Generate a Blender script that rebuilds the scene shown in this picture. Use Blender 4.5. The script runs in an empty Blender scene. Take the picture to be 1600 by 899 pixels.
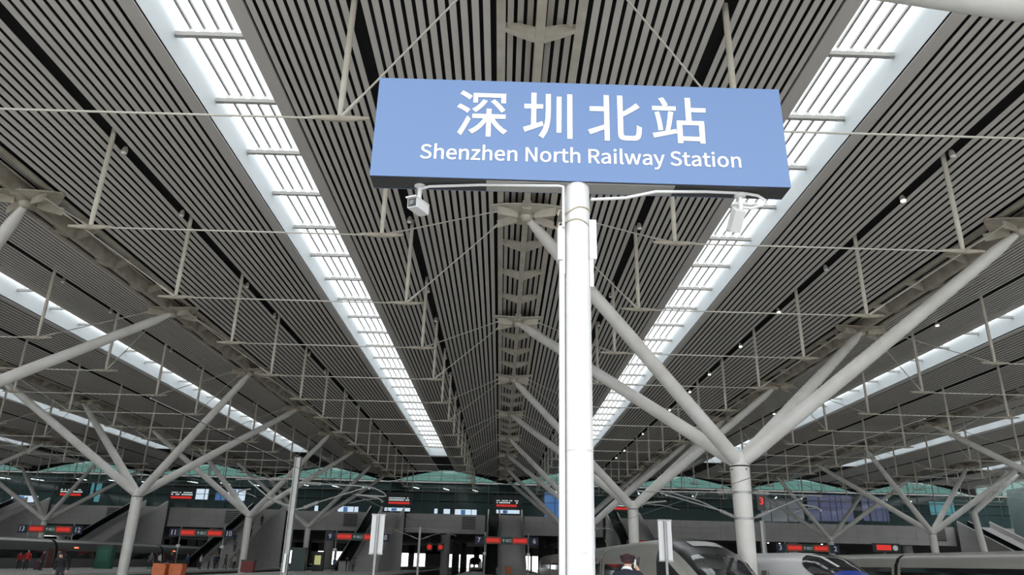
import bpy, math, random, os
from mathutils import Vector, Matrix
S = bpy.context.scene
COL = S.collection
random.seed(7)
CZ = 1.55                      # eye height above the platform floor (floor is z = 0)
# ------------------------------------------------------------------ camera
FPX, PITCH, YAW, ROLL = 1140.64, 0.36088, 0.00746, 0.02492
cp, sp, cy, sy = math.cos(PITCH), math.sin(PITCH), math.cos(YAW), math.sin(YAW)
FWD = Vector((sy*cp, cy*cp, sp)); RGT0 = Vector((cy, -sy, 0)); UP0 = RGT0.cross(FWD)
RGT = math.cos(ROLL)*RGT0 + math.sin(ROLL)*UP0
UPV = -math.sin(ROLL)*RGT0 + math.cos(ROLL)*UP0
cam = bpy.data.cameras.new('camera'); cam.sensor_width = 36.0; cam.lens = 36.0*FPX/1600.0
cam.clip_start = 0.05; cam.clip_end = 2000
camo = bpy.data.objects.new('camera', cam); COL.objects.link(camo)
M3 = Matrix((RGT, UPV, -FWD)).transposed()
camo.matrix_world = Matrix.Translation((0, 0, CZ)) @ M3.to_4x4()
S.camera = camo
def in_frame(P, margin=30):
    v = Vector(P)-Vector((0, 0, CZ)); d = v.dot(FWD)
    if d < 0.5: return False
    x = 800+FPX*v.dot(RGT)/d; y = 449.5-FPX*v.dot(UPV)/d
    return -margin < x < 1600+margin and -margin < y < 899+margin
# ------------------------------------------------------------------ light
S.view_settings.view_transform = 'Standard'
try: S.view_settings.look = 'None'
except Exception: pass
S.view_settings.gamma = 1.0; S.view_settings.use_curve_mapping = False
S.view_settings.exposure = 0.85
S.cycles.max_bounces = 10; S.cycles.diffuse_bounces = 6; S.cycles.transparent_max_bounces = 16
W = bpy.data.worlds.new('overcast_sky'); S.world = W; W.use_nodes = True
WB = W.node_tree.nodes['Background']; WB.inputs[0].default_value = (0.93, 0.97, 1.0, 1); WB.inputs[1].default_value = 1.9
# ------------------------------------------------------------------ materials
MATS = {}
def mat(name, col, rough=0.6, metal=0.0, dirt=None, dirt_amt=0.0, scale=2.0, emit=0.0, spec=0.5, bump=0.0, stretch=None):
    if name in MATS: return MATS[name]
    m = bpy.data.materials.new(name); m.use_nodes = True; nt = m.node_tree
    b = nt.nodes['Principled BSDF']
    b.inputs['Base Color'].default_value = (*col, 1); b.inputs['Roughness'].default_value = rough
    b.inputs['Metallic'].default_value = metal; b.inputs['Specular IOR Level'].default_value = spec
    if emit:
        b.inputs['Emission Color'].default_value = (*col, 1); b.inputs['Emission Strength'].default_value = emit
    if dirt:
        tc = nt.nodes.new('ShaderNodeTexCoord'); n = nt.nodes.new('ShaderNodeTexNoise')
        n.inputs['Scale'].default_value = scale; n.inputs['Detail'].default_value = 5
        src = tc.outputs['Object']
        if stretch:
            mp = nt.nodes.new('ShaderNodeMapping'); mp.inputs['Scale'].default_value = stretch
            nt.links.new(src, mp.inputs[0]); src = mp.outputs[0]
        nt.links.new(src, n.inputs['Vector'])
        r = nt.nodes.new('ShaderNodeMapRange'); r.inputs[1].default_value = 0.35; r.inputs[2].default_value = 0.7
        r.inputs[3].default_value = 0; r.inputs[4].default_value = dirt_amt
        nt.links.new(n.outputs[0], r.inputs[0])
        mx = nt.nodes.new('ShaderNodeMix'); mx.data_type = 'RGBA'
        mx.inputs[6].default_value = (*col, 1); mx.inputs[7].default_value = (*dirt, 1)
        nt.links.new(r.outputs[0], mx.inputs[0]); nt.links.new(mx.outputs[2], b.inputs['Base Color'])
    MATS[name] = m; return m
def glass_mat(name, tint, refl=0.08, haze=0.0, hazecol=(1, 1, 1), diffuse_haze=False):
    m = bpy.data.materials.new(name); m.use_nodes = True; nt = m.node_tree
    nt.nodes.remove(nt.nodes['Principled BSDF']); out = nt.nodes['Material Output']
    t = nt.nodes.new('ShaderNodeBsdfTransparent'); t.inputs[0].default_value = (*tint, 1)
    g = nt.nodes.new('ShaderNodeBsdfGlossy'); g.inputs['Roughness'].default_value = 0.05
    mx = nt.nodes.new('ShaderNodeMixShader'); mx.inputs[0].default_value = refl
    nt.links.new(t.outputs[0], mx.inputs[1]); nt.links.new(g.outputs[0], mx.inputs[2])
    last = mx
    if haze:
        tr = nt.nodes.new('ShaderNodeBsdfDiffuse' if diffuse_haze else 'ShaderNodeBsdfTranslucent'); tr.inputs[0].default_value = (*hazecol, 1)
        m2 = nt.nodes.new('ShaderNodeMixShader'); m2.inputs[0].default_value = haze
        nt.links.new(mx.outputs[0], m2.inputs[1]); nt.links.new(tr.outputs[0], m2.inputs[2]); last = m2
    nt.links.new(last.outputs[0], out.inputs[0]); MATS[name] = m; return m
SLAT = mat('grey_slat', (0.68, 0.645, 0.605), 0.5, 0, (0.60, 0.565, 0.525), 0.5, 1.2)
TRIMG = mat('grey_trim', (0.62, 0.59, 0.555), 0.6)
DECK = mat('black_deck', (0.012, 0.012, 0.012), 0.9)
WHITEWALL = mat('white_lining', (0.62, 0.655, 0.67), 0.6)
STEEL = mat('cream_steel', (0.66, 0.62, 0.54), 0.5, 0, (0.46, 0.41, 0.33), 0.7, 1.5)
STEELD = mat('dusty_steel', (0.52, 0.475, 0.40), 0.6, 0, (0.27, 0.23, 0.17), 0.8, 1.3)
COLP = mat('white_column_paint', (0.78, 0.765, 0.735), 0.45, 0, (0.60, 0.56, 0.49), 0.6, 1.2)
BARG = mat('glazing_bar', (0.27, 0.26, 0.25), 0.5)
CROSSM = mat('crossbar_paint', (0.40, 0.385, 0.36), 0.5)
POSTM = mat('crossbar_post', (0.80, 0.79, 0.76), 0.5)
SKYGLASS = glass_mat('skylight_glass', (0.86, 0.88, 0.88), 0.05, 0.25, (0.9, 0.9, 0.9))
CABLE = mat('pale_cable', (0.55, 0.53, 0.47), 0.4, 0.2)
LAMPW = mat('lamp_shell', (0.45, 0.43, 0.38), 0.5)
LAMPON = mat('lamp_lit', (1.0, 0.96, 0.88), 0.5, emit=6)
POLEW = mat('white_pole_paint', (0.66, 0.655, 0.655), 0.4, 0, (0.60, 0.59, 0.565), 0.4, 3)
TAN = mat('aged_joint', (0.50, 0.42, 0.30), 0.7)
SIGNB = mat('sign_blue', (0.105, 0.185, 0.365), 0.4)
SIGNW = mat('sign_white', (0.93, 0.93, 0.93), 0.5)
DARKM = mat('dark_sheet', (0.03, 0.03, 0.032), 0.5)
ALU = mat('bare_sheet', (0.45, 0.44, 0.42), 0.35, 0.6)
BLACK = mat('black', (0.008, 0.008, 0.009), 0.4)
BLKGLOSS = mat('black_gloss', (0.012, 0.013, 0.015), 0.12)
LENS = mat('lens', (0.01, 0.01, 0.012), 0.05)
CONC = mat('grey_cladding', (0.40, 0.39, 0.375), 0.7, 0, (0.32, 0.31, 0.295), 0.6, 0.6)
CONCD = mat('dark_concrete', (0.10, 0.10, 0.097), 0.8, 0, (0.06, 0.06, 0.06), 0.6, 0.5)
FLOORM = mat('platform_paving', (0.60, 0.59, 0.57), 0.5, 0, (0.50, 0.49, 0.47), 0.6, 0.4)
EDGEM = mat('platform_edge', (0.12, 0.118, 0.11), 0.8)
BALL = mat('track_ballast', (0.27, 0.255, 0.235), 0.95, 0, (0.16, 0.15, 0.14), 0.8, 4)
RAILM = mat('rail_steel', (0.25, 0.24, 0.23), 0.3, 0.8)
HALLGLASS = glass_mat('hall_glass', (0.50, 0.62, 0.62), 0.03, 0.16, (0.20, 0.33, 0.33), True)  # teal diffuse haze lifts the dark glazing, standing in for light on it
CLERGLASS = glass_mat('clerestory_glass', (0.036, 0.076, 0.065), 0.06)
MULL = mat('mullion', (0.06, 0.075, 0.075), 0.5)
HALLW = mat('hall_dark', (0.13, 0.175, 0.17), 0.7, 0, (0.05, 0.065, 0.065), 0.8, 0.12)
HALLF = mat('hall_floor', (0.10, 0.11, 0.105), 0.4)
LEDR = mat('led_red', (1.0, 0.045, 0.03), 0.5, emit=0.21)
LEDW = mat('led_white', (0.75, 0.85, 0.85), 0.5, emit=0.32)
LEDBG = mat('led_board', (0.01, 0.015, 0.015), 0.4)
SGREEN = mat('sign_green', (0.012, 0.075, 0.055), 0.5)
SNAVY = mat('sign_navy', (0.015, 0.015, 0.07), 0.5)
SREDP = mat('sign_redpanel', (0.35, 0.03, 0.02), 0.5, emit=0.14)
GALV = mat('galvanised', (0.40, 0.40, 0.39), 0.45, 0.5, (0.28, 0.28, 0.27), 0.5, 2)
INSUL = mat('insulator_grey', (0.36, 0.35, 0.34), 0.5)
BOXW = mat('sign_box_white', (0.78, 0.78, 0.79), 0.5)
PANW = mat('screen_white', (0.90, 0.86, 1.0), 0.5, emit=0.85)
PANB = mat('screen_blue', (0.12, 0.24, 0.55), 0.5, emit=0.5)
PANC = mat('screen_cyan', (0.16, 0.40, 0.46), 0.5, emit=0.45)
PANP = mat('screen_violet', (0.16, 0.13, 0.25), 0.5, emit=0.5)
PANG = mat('screen_mauve', (0.24, 0.20, 0.22), 0.5, emit=0.45)
TSILV = mat('train_silver', (0.50, 0.485, 0.44), 0.3, 0.2, (0.42, 0.405, 0.37), 0.5, 0.8)
TWHITE = mat('train_white', (0.88, 0.88, 0.89), 0.3)
TBLUE = mat('train_blue', (0.03, 0.07, 0.40), 0.3)
TDARK = mat('train_grey', (0.12, 0.12, 0.118), 0.4)
TBLK = mat('train_black', (0.014, 0.015, 0.017), 0.3, spec=0.35)
TGLASS = mat('train_glass', (0.02, 0.022, 0.025), 0.06)
TRED = mat('train_red_letters', (0.32, 0.07, 0.05), 0.5)
SKIN = mat('skin', (0.55, 0.34, 0.25), 0.6)
HAIRM = mat('hair', (0.012, 0.01, 0.01), 0.6)
NAVY = mat('navy_cloth', (0.012, 0.014, 0.026), 0.8)
MAROON = mat('maroon_cloth', (0.026, 0.008, 0.012), 0.8)
ORANGE = mat('orange_plastic', (0.55, 0.13, 0.03), 0.5, 0, (0.35, 0.08, 0.02), 0.6, 3)
CLOTHS = [mat('cloth_black', (0.015, 0.015, 0.018), .85), mat('cloth_red', (0.45, 0.03, 0.03), .85), mat('cloth_tan', (0.30, 0.17, 0.07), .85),
          mat('cloth_blue', (0.03, 0.08, 0.16), .85), mat('cloth_grey', (0.14, 0.14, 0.15), .85), mat('cloth_white', (0.55, 0.55, 0.55), .85),
          mat('cloth_plum', (0.08, 0.03, 0.05), .85)]
PANTS = mat('trousers_dark', (0.02, 0.022, 0.03), .85)
# ------------------------------------------------------------------ mesh helpers
class MB:
    def __init__(s): s.v = []; s.f = []; s.mi = []
    def add(s, vs, fs, mi=0):
        o = len(s.v); s.v += [tuple(v) for v in vs]; s.f += [tuple(i+o for i in f) for f in fs]; s.mi += [mi]*len(fs); return s
    def box(s, x0, y0, z0, x1, y1, z1, mi=0):
        return s.add([(x0,y0,z0),(x1,y0,z0),(x1,y1,z0),(x0,y1,z0),(x0,y0,z1),(x1,y0,z1),(x1,y1,z1),(x0,y1,z1)],
              [(0,3,2,1),(4,5,6,7),(0,1,5,4),(1,2,6,5),(2,3,7,6),(3,0,4,7)], mi)
    def obox(s, c, ax, ay, az, mi=0):         # oriented box, half-axis vectors
        c, ax, ay, az = map(Vector, (c, ax, ay, az))
        vs = [c+sx*ax+sy_*ay+sz*az for sz in (-1, 1) for sx, sy_ in ((-1,-1),(1,-1),(1,1),(-1,1))]
        return s.add(vs, [(0,3,2,1),(4,5,6,7),(0,1,5,4),(1,2,6,5),(2,3,7,6),(3,0,4,7)], mi)
    def bar(s, p0, p1, w, h, up=(0,0,1), mi=0):
        p0, p1 = Vector(p0), Vector(p1); d = (p1-p0); L = d.length; d /= L
        u = Vector(up); r = d.cross(u)
        if r.length < 1e-4: r = d.cross(Vector((0,1,0)))
        r.normalize(); u = r.cross(d)
        return s.obox((p0+p1)/2, r*w/2, d*L/2, u*h/2, mi)
    def tube(s, pts, rad, n=12, caps=True, mi=0):
        pts = [Vector(p) for p in pts]
        if not hasattr(rad, '__len__'): rad = [rad]*len(pts)
        rings = []; prev = None
        for i, p in enumerate(pts):
            t = ((pts[min(i+1, len(pts)-1)]-p).normalized() + (p-pts[max(i-1, 0)]).normalized())
            if t.length < 1e-6: t = pts[-1]-pts[0]
            t.normalize()
            if prev is None:
                a = t.cross(Vector((0,0,1)))
                if a.length < 0.05: a = t.cross(Vector((0,1,0)))
                a.normalize()
            else:
                a = prev - t*prev.dot(t); a.normalize()
            prev = a; b = t.cross(a)
            rings.append([p+rad[i]*(math.cos(2*math.pi*k/n)*a+math.sin(2*math.pi*k/n)*b) for k in range(n)])
        return s.loft(rings, True, caps, mi)
    def loft(s, rings, closed=True, caps=True, mi=0):
        n = len(rings[0]); vs = [v for r in rings for v in r]; fs = []
        for i in range(len(rings)-1):
            for k in range(n if closed else n-1):
                k2 = (k+1) % n
                fs.append((i*n+k, i*n+k2, (i+1)*n+k2, (i+1)*n+k))
        if caps and closed: fs += [tuple(range(n))[::-1], tuple((len(rings)-1)*n+k for k in range(n))]
        return s.add(vs, fs, mi)
    def ball(s, c, rx, ry=None, rz=None, nu=12, nv=8, mi=0):
        ry = ry or rx; rz = rz or rx; c = Vector(c); rings = []
        for i in range(1, nv):
            a = math.pi*i/nv
            rings.append([c+Vector((rx*math.sin(a)*math.cos(2*math.pi*k/nu), ry*math.sin(a)*math.sin(2*math.pi*k/nu), -rz*math.cos(a))) for k in range(nu)])
        return s.loft(rings, True, True, mi)
    def prism(s, poly, axis, a, b, mi=0):     # extrude a 2D polygon along 'x','y' or 'z'
        def P(u, v, w): return {'x': (w, u, v), 'y': (u, w, v), 'z': (u, v, w)}[axis]
        n = len(poly)
        vs = [P(u, v, a) for u, v in poly]+[P(u, v, b) for u, v in poly]
        fs = [tuple(range(n))[::-1], tuple(range(n, 2*n))]+[(i, (i+1) % n, n+(i+1) % n, n+i) for i in range(n)]
        return s.add(vs, fs, mi)
    def build(s, name, m, parent=None, base=None, smooth=False):
        me = bpy.data.meshes.new(name)
        off = Vector((0, 0, 0))
        if parent is not None:
            r = parent
            while r.parent: r = r.parent
            off = Vector(r.location)
        elif base is not None: off = Vector(base)
        me.from_pydata([tuple(Vector(v)-off) for v in s.v], [], s.f)
        for mm in (m if isinstance(m, (list, tuple)) else [m]): me.materials.append(mm)
        if isinstance(m, (list, tuple)): me.polygons.foreach_set('material_index', s.mi)
        if smooth:
            me.polygons.foreach_set('use_smooth', [True]*len(me.polygons))
        me.update()
        if smooth:
            try: me.set_sharp_from_angle(angle=math.radians(40))
            except Exception: pass
        o = bpy.data.objects.new(name, me); COL.objects.link(o)
        if parent is not None: o.parent = parent
        elif base is not None: o.location = off
        return o
def tag(o, label=None, cat=None, group=None, kind=None):
    if label: o['label'] = label
    if cat: o['category'] = cat
    if group: o['group'] = group
    if kind: o['kind'] = kind
    return o
def thing(name, loc, label, cat, group=None, kind='thing'):
    e = bpy.data.objects.new(name, None); COL.objects.link(e); e.location = loc; e.empty_display_size = .1
    return tag(e, label, cat, group, kind)
def dup(root, loc, label=None):
    r = root.copy(); COL.objects.link(r); r.location = loc
    if label: r['label'] = label
    for ch in list(root.children):
        c = ch.copy(); COL.objects.link(c); c.parent = r
        for g in list(ch.children):
            d = g.copy(); COL.objects.link(d); d.parent = c
    return r
def struct(mb, name, m, base=None, label=None, smooth=False):
    o = mb.build(name, m, None, base, smooth); o['kind'] = 'structure'
    if label: o['label'] = label
    return o
FONT_INTER = None
try:
    FONT_INTER = bpy.data.fonts.load(os.path.join(bpy.utils.resource_path('LOCAL'), 'datafiles', 'fonts', 'Noto Sans CJK Regular.woff2'))
except Exception: pass
def text(name, body, m, parent, x, z, y, size=None, width=None, height=None, bold=0.0, center=False, depth=0.004, font=None, face=-1):
    """lettering that faces the viewer (towards -y), lower corner at x, z"""
    c = bpy.data.curves.new(name, 'FONT'); c.body = body; c.size = 1.0; c.bevel_depth = bold; c.bevel_resolution = 0; c.extrude = 0.0; c.resolution_u = 4
    if font: c.font = font
    o = bpy.data.objects.new(name, c); COL.objects.link(o)
    bpy.context.view_layer.update()
    me = None
    if me is None: me = bpy.data.meshes.new_from_object(o.evaluated_get(bpy.context.evaluated_depsgraph_get()))
    bpy.data.objects.remove(o); bpy.data.curves.remove(c)
    xs = [v.co.x for v in me.vertices]; zs = [v.co.y for v in me.vertices]
    if not xs: return None
    sx = (width/(max(xs)-min(xs))) if width else None; sz = (height/(max(zs)-min(zs))) if height else None
    sx = sx or sz or size; sz = sz or sx
    x0 = min(xs) if not center else (min(xs)+max(xs))/2; z0 = min(zs) if not center else (min(zs)+max(zs))/2
    r = parent
    while r.parent: r = r.parent
    off = r.location
    for v in me.vertices:
        v.co = Vector((x+(v.co.x-x0)*sx, y-.1*v.co.z*sx, z+(v.co.y-z0)*sz))-off
    me.materials.clear(); me.materials.append(m); me.name = name
    t = bpy.data.objects.new(name, me); COL.objects.link(t); t.parent = parent
    return t
ORD = ['first','second','third','fourth','fifth','sixth','seventh','eighth','ninth','tenth','eleventh','twelfth','thirteenth','fourteenth','fifteenth','sixteenth','seventeenth','eighteenth']
# ------------------------------------------------------------------ layout of the hall
XC, BW, BL, Y0 = 0.693, 19.96, 14.0, 26.365       # first valley line, bay width, bracket spacing, first bracket
YA, YB = -2.0, 127.0                              # canopy ends
ZTIP, ZCOL, ZSB = 13.018+CZ, 4.287+CZ, 10.37+CZ   # valley tube underside, column top, strut bottom
def valley(k): return XC+BW*k
PROF = [(0.0, 13.82), (1.05, 13.42), (3.0, 13.76), (5.02, 14.0), (8.35, 14.36), (9.98, 14.4)]
def zs(d):
    for (a, za), (b, zb) in zip(PROF, PROF[1:]):
        if d <= b: return CZ+za+(zb-za)*(d-a)/(b-a)
    return CZ+14.4
def tracks_of(b): return {-5: '15 and 16', -4: '13 and 14', -3: '11 and 12', -2: '9 and 10', -1: '7 and 8', 0: '5 and 6', 1: '3 and 4', 2: '1 and 2'}.get(b, 'past 1')
def plat_of(k): return {-5: '16-17', -4: '14-15', -3: '12-13', -2: '10-11', -1: '8-9', 0: '6-7', 1: '4-5', 2: '2-3', 3: '0-1'}.get(k, 'beyond')
BAYS = list(range(-5, 4))
# ---- ceilings: louvre slats running along the tracks, one panel of slats per half bay
def half_bay(k, side):
    m = MB(); xv = valley(k)
    ds = [0.27, 0.53, 0.79, 1.05]+[5.02+0.3*j for j in range(-12, 12) if j]
    segs = [YA]
    y = 8.0
    while y < YB: segs.append(y); y += 14.0
    segs.append(YB)
    for d in ds:
        if d > 8.25: continue
        w = 0.188 if d > 1.0 else 0.16
        e = 0.001
        for a, b in zip(segs, segs[1:]):
            x0, x1 = d-w/2, d+w/2
            za, zb = zs(x0), zs(x1)
            X0, X1 = xv+side*x0, xv+side*x1
            y0, y1 = a+0.012, b-0.012; h = 0.02
            vs = [(X0,y0,za),(X1,y0,zb),(X1,y1,zb),(X0,y1,za),(X0,y0,za+h),(X1,y0,zb+h),(X1,y1,zb+h),(X0,y1,za+h)]
            m.add(vs, [(0,3,2,1),(4,5,6,7),(0,1,5,4),(1,2,6,5),(2,3,7,6),(3,0,4,7)])
    o = struct(m, 'ceiling', SLAT, (xv, 60, 0), 'grey louvre slat ceiling running along the tracks')
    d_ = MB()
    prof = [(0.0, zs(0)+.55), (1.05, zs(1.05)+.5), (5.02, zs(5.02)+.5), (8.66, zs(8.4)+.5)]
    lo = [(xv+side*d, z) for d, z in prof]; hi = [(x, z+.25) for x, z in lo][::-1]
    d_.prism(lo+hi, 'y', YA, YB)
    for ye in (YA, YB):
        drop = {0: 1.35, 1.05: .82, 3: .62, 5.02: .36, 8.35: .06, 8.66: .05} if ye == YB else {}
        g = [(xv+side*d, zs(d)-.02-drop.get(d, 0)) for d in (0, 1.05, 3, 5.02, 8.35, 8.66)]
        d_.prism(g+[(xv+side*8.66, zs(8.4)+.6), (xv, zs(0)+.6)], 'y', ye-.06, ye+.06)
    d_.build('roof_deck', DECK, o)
    t = MB(); x0, x1 = xv+side*8.215, xv+side*8.68
    t.box(min(x0, x1), YA, zs(8.36), max(x0, x1), YB, zs(8.36)+.1)
    t.build('edge_strip', TRIMG, o)
for b in BAYS:
    half_bay(b, 1); half_bay(b+1, -1)
# ---- skylights on the ridge of every bay
SKY0, SKY1 = YA, 108.4
for b in BAYS:
    xm = valley(b)+BW/2; hw = BW/2-8.68; zg = zs(9.9)+1.17
    p = MB(); p.add([(xm-hw, SKY0, zg), (xm+hw, SKY0, zg), (xm+hw, SKY1, zg), (xm-hw, SKY1, zg)], [(0, 3, 2, 1)])
    n = b-BAYS[0]+1
    win = struct(p, 'window_%d' % n, SKYGLASS, (xm, 50, zg), 'long ridge skylight over tracks '+tracks_of(b))
    wl = MB()
    for s in (-1, 1):
        xa, xb = xm+s*hw, xm+s*(hw+.07)
        wl.box(min(xa, xb), SKY0, zs(8.4)+.02, max(xa, xb), SKY1, zg+.02)
    wl.box(xm-hw, SKY1, zs(8.4)+.02, xm+hw, SKY1+.08, zg+.02)
    wl.box(xm-hw, SKY0-.08, zs(8.4)+.02, xm+hw, SKY0, zg+.02)
    wl.build('well_lining', WHITEWALL, win)
    if SKY1 < YB:
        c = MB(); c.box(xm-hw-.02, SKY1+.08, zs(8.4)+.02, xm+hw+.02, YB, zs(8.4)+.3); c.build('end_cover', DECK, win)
    br = MB(); npn = 6
    for i in range(1, npn):
        x = xm-hw+2*hw*i/npn; br.box(x-.034, SKY0, zg-.10, x+.034, SKY1, zg-.01)
    br.build('glazing_bars', BARG, win)
    if b in (-4, -3, -2, -1, 0, 1, 2):
        y = 11.75
        while y < SKY1-1:
            cb = MB(); z = zg-.40
            cb.box(xm-hw, y-.075, z, xm+hw, y+.075, z+.14)
            ps = MB()
            for i in range(1, npn):
                x = xm-hw+2*hw*i/npn
                ps.box(x-.10, y-.03, z+.14, x+.10, y+.03, zg-.10)
            cbo = cb.build('crossbar', CROSSM, win); ps.build('bar_blocks', POSTM, cbo); y += 3.5
# ---- valley beams with their V brackets and branch-head plates
NV = 33
HEADS = [Y0+BL*n for n in range(-2, 8)]
def valley_beam(k):
    xv = valley(k)
    lab = {0: 'cream valley beam straight above the blue sign and platforms 6 and 7'}.get(k, 'cream valley beam above platforms '+plat_of(k).replace('-', ' and '))
    root = thing('valley_beam', (xv, 60, ZTIP), lab, 'beam', 'valley beams of the canopy')
    t = MB(); t.box(xv-.115, YA, ZTIP+.0, xv+.115, YB, ZTIP+.66); t.build('valley_tube', STEELD if k else STEEL, root)
    for s in (-1, 1):
        r = MB(); x = xv+s*1.05; r.box(x-.11, YA, zs(1.05)-.05, x+.13*1.0, YB, zs(1.05)-.002); r.build('edge_rail', STEELD if k else STEEL, root)
    mt = STEELD if k else STEEL
    if k:
        pp = MB(); sd = 1 if k < 0 else -1
        pp.tube([(xv+sd*.19, YA, ZTIP+.60), (xv+sd*.19, YB-.3, ZTIP+.60)], .045, 8); pp.build('bright_line_tube', STEEL, root, smooth=True)  # thin pale tube added for the bright line along the beam
    y = Y0-BL*2+3.5; i = 0
    vb0 = None
    while y < YB-1:
        if abs(((y-Y0)/BL) % 1) > .01 and abs(((y-Y0)/BL) % 1-1) > .01 and y > 8:
            if vb0 is None:
                v = MB()
                for s in (-1, 1):
                    # tapered I-section arm: web and two flanges
                    pts = [(0.1, .0, .40), (.55, .17, .34), (1.0, .38, .15)]
                    for (d0, a0, h0), (d1, a1, h1) in zip(pts, pts[1:]):
                        def q(d, z, yy): return (xv+s*d, y+yy, ZTIP+z)
                        for lo, hi, hwid in ((0, .05, .085), (.05, .95, .012), (.95, 1, .085)):
                            vs = []
                            for d, a, h in ((d0, a0, h0), (d1, a1, h1)):
                                vs += [q(d, a+h*lo, -hwid), q(d, a+h*lo, hwid), q(d, a+h*hi, hwid), q(d, a+h*hi, -hwid)]
                            v.add(vs, [(0,1,2,3), (7,6,5,4), (0,4,5,1), (1,5,6,2), (2,6,7,3), (3,7,4,0)])
                vb0 = v.build('v_bracket', mt, root); vy = y
            else:
                c = vb0.copy(); COL.objects.link(c); c.parent = root; c.location = (0, y-vy, 0)
        y += 3.5
    h0 = None
    for yh in HEADS:
        if yh < 8 or yh > YB: continue
        if h0 is None:
            h = MB()
            # fan-shaped wing plate, upswept towards its tips
            for s in (-1, 1):
                pr = [(0, .95, .05), (.45, .88, .08), (.9, .60, .20), (1.25, .28, .32), (1.42, .08, .38)]
                for (d0, w0, z0), (d1, w1, z1) in zip(pr, pr[1:]):
                    vs = []
                    for d, w, z in ((d0, w0, z0), (d1, w1, z1)):
                        vs += [(xv+s*d, yh-w, ZTIP+z), (xv+s*d, yh+w, ZTIP+z), (xv+s*d, yh+w, ZTIP+z+.06), (xv+s*d, yh-w, ZTIP+z+.06)]
                    h.add(vs, [(0,1,2,3), (7,6,5,4), (0,4,5,1), (1,5,6,2), (2,6,7,3), (3,7,4,0)])
                for t_ in (-1, 1):      # cable lugs
                    h.bar((xv+s*.35, yh+t_*.2, ZTIP+.0), (xv+s*1.14, yh+t_*.64, ZTIP-.08), .07, .34)
                # stiffener
                h.add([(xv+s*.1, yh-.02, ZTIP-.12), (xv+s*1.1, yh-.02, ZTIP+.25), (xv+s*1.1, yh-.02, ZTIP+.40), (xv+s*.1, yh-.02, ZTIP+.3),
                       (xv+s*.1, yh+.02, ZTIP-.12), (xv+s*1.1, yh+.02, ZTIP+.25), (xv+s*1.1, yh+.02, ZTIP+.40), (xv+s*.1, yh+.02, ZTIP+.3)],
                      [(0,1,2,3), (7,6,5,4), (0,4,5,1), (1,5,6,2), (2,6,7,3), (3,7,4,0)])
            h.box(xv-.17, yh-.75, ZTIP-.03, xv+.17, yh+.75, ZTIP+.32)
            h.ball((xv, yh, ZTIP-.05), .26, .26, .2)
            h0 = h.build('head_plate', mt, root); hy = yh
        else:
            c = h0.copy(); COL.objects.link(c); c.parent = root; c.location = (0, yh-hy, 0)
for k in range(-4, 4): valley_beam(k)
# ---- tree columns: tapered trunk, seam, four tapering branches up to the valley beams
def tree_column(loc):
    root = thing('tree_column', loc, 'x', 'column', 'branching tree columns between the tracks')
    x, y, _ = loc
    t = MB(); zb = -1.25; zt = ZCOL
    t.tube([(x, y, zb), (x, y, 1.0), (x, y, zt-.03)], [.36, .385, .425], 28)
    t.build('trunk', COLP, root, smooth=True)
    r = MB(); r.tube([(x, y, zt-.03), (x, y, zt+.03)], .385, 28); r.build('seam_ring', DECK, root, smooth=True)
    bl = MB()
    for a in range(4):
        an = a*math.pi/2+.4; bl.ball((x+.43*math.cos(an), y+.43*math.sin(an), zt-.15), .035, nu=8, nv=6)
    bl.build('seam_bolts', DECK, root, smooth=True)
    j = MB(); j.tube([(x, y, zt+.03), (x, y, zt+.28), (x, y, zt+.5), (x, y, zt+.66)], [.43, .44, .40, .24], 28)
    j.build('crotch', COLP, root, smooth=True)
    for sx in (-1, 1):
        for sy_ in (-1, 1):
            b = MB()
            p0 = Vector((x+sx*.10, y+sy_*.07, zt+.22)); p1 = Vector((x+sx*(BW/2-.06), y+sy_*(BL/2-.10), ZTIP-.05))
            dv = p1-p0
            fr = [0, .06, .5, .93, .985, 1]
            b.tube([p0+dv*f for f in fr], [.30, .325, .30, .245, .15, .12], 24)
            b.build('branch', COLP, root, smooth=True)
    return root
cols = []
for c in (.5, -1.5, 2.5, -3.5):
    for n in (-1.5, .5, 2.5, 4.5, 6.5):
        X, Y = XC+BW*c, Y0+BL*n
        pts = [(X, Y, z) for z in (.2, 2, 4, 5.8)]+[(X+sx*t*BW/2, Y+sy_*t*BL/2, 5.9+8.6*t) for sx in (-1, 1) for sy_ in (-1, 1) for t in (.25, .5, .75, .97)]
        if any(in_frame(p, 10) for p in pts) or (c, n) == (.5, -1.5): cols.append((c, n, X, Y))
trk = {.5: '5 and 6', -1.5: '9 and 10', 2.5: '1 and 2', -3.5: '13 and 14'}
proto = None
cnt = {}
for c, n, X, Y in cols:
    cnt[c] = cnt.get(c, -1)+1
    base = (X, Y+(.1 if n < 0 else 0), -1.25)
    i = int((n+1.5)/2)
    if c == .5:
        lab = ['cream column at the frame corner, only one branch in view, between tracks 5 and 6', 'big white tree column beside the silver train, between tracks 5 and 6', 'white tree column just behind the big one, between tracks 5 and 6',
               'pale tree column mostly hidden by the sign pole, between tracks 5 and 6', 'last distant tree column between tracks 5 and 6'][i]
    else:
        lab = 'white tree column between tracks %s, %s from the viewer' % (trk[c], ORD[cnt[c]])
    if proto is None:
        proto = tree_column(base); proto['label'] = lab
    else: dup(proto, base, lab)
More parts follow.
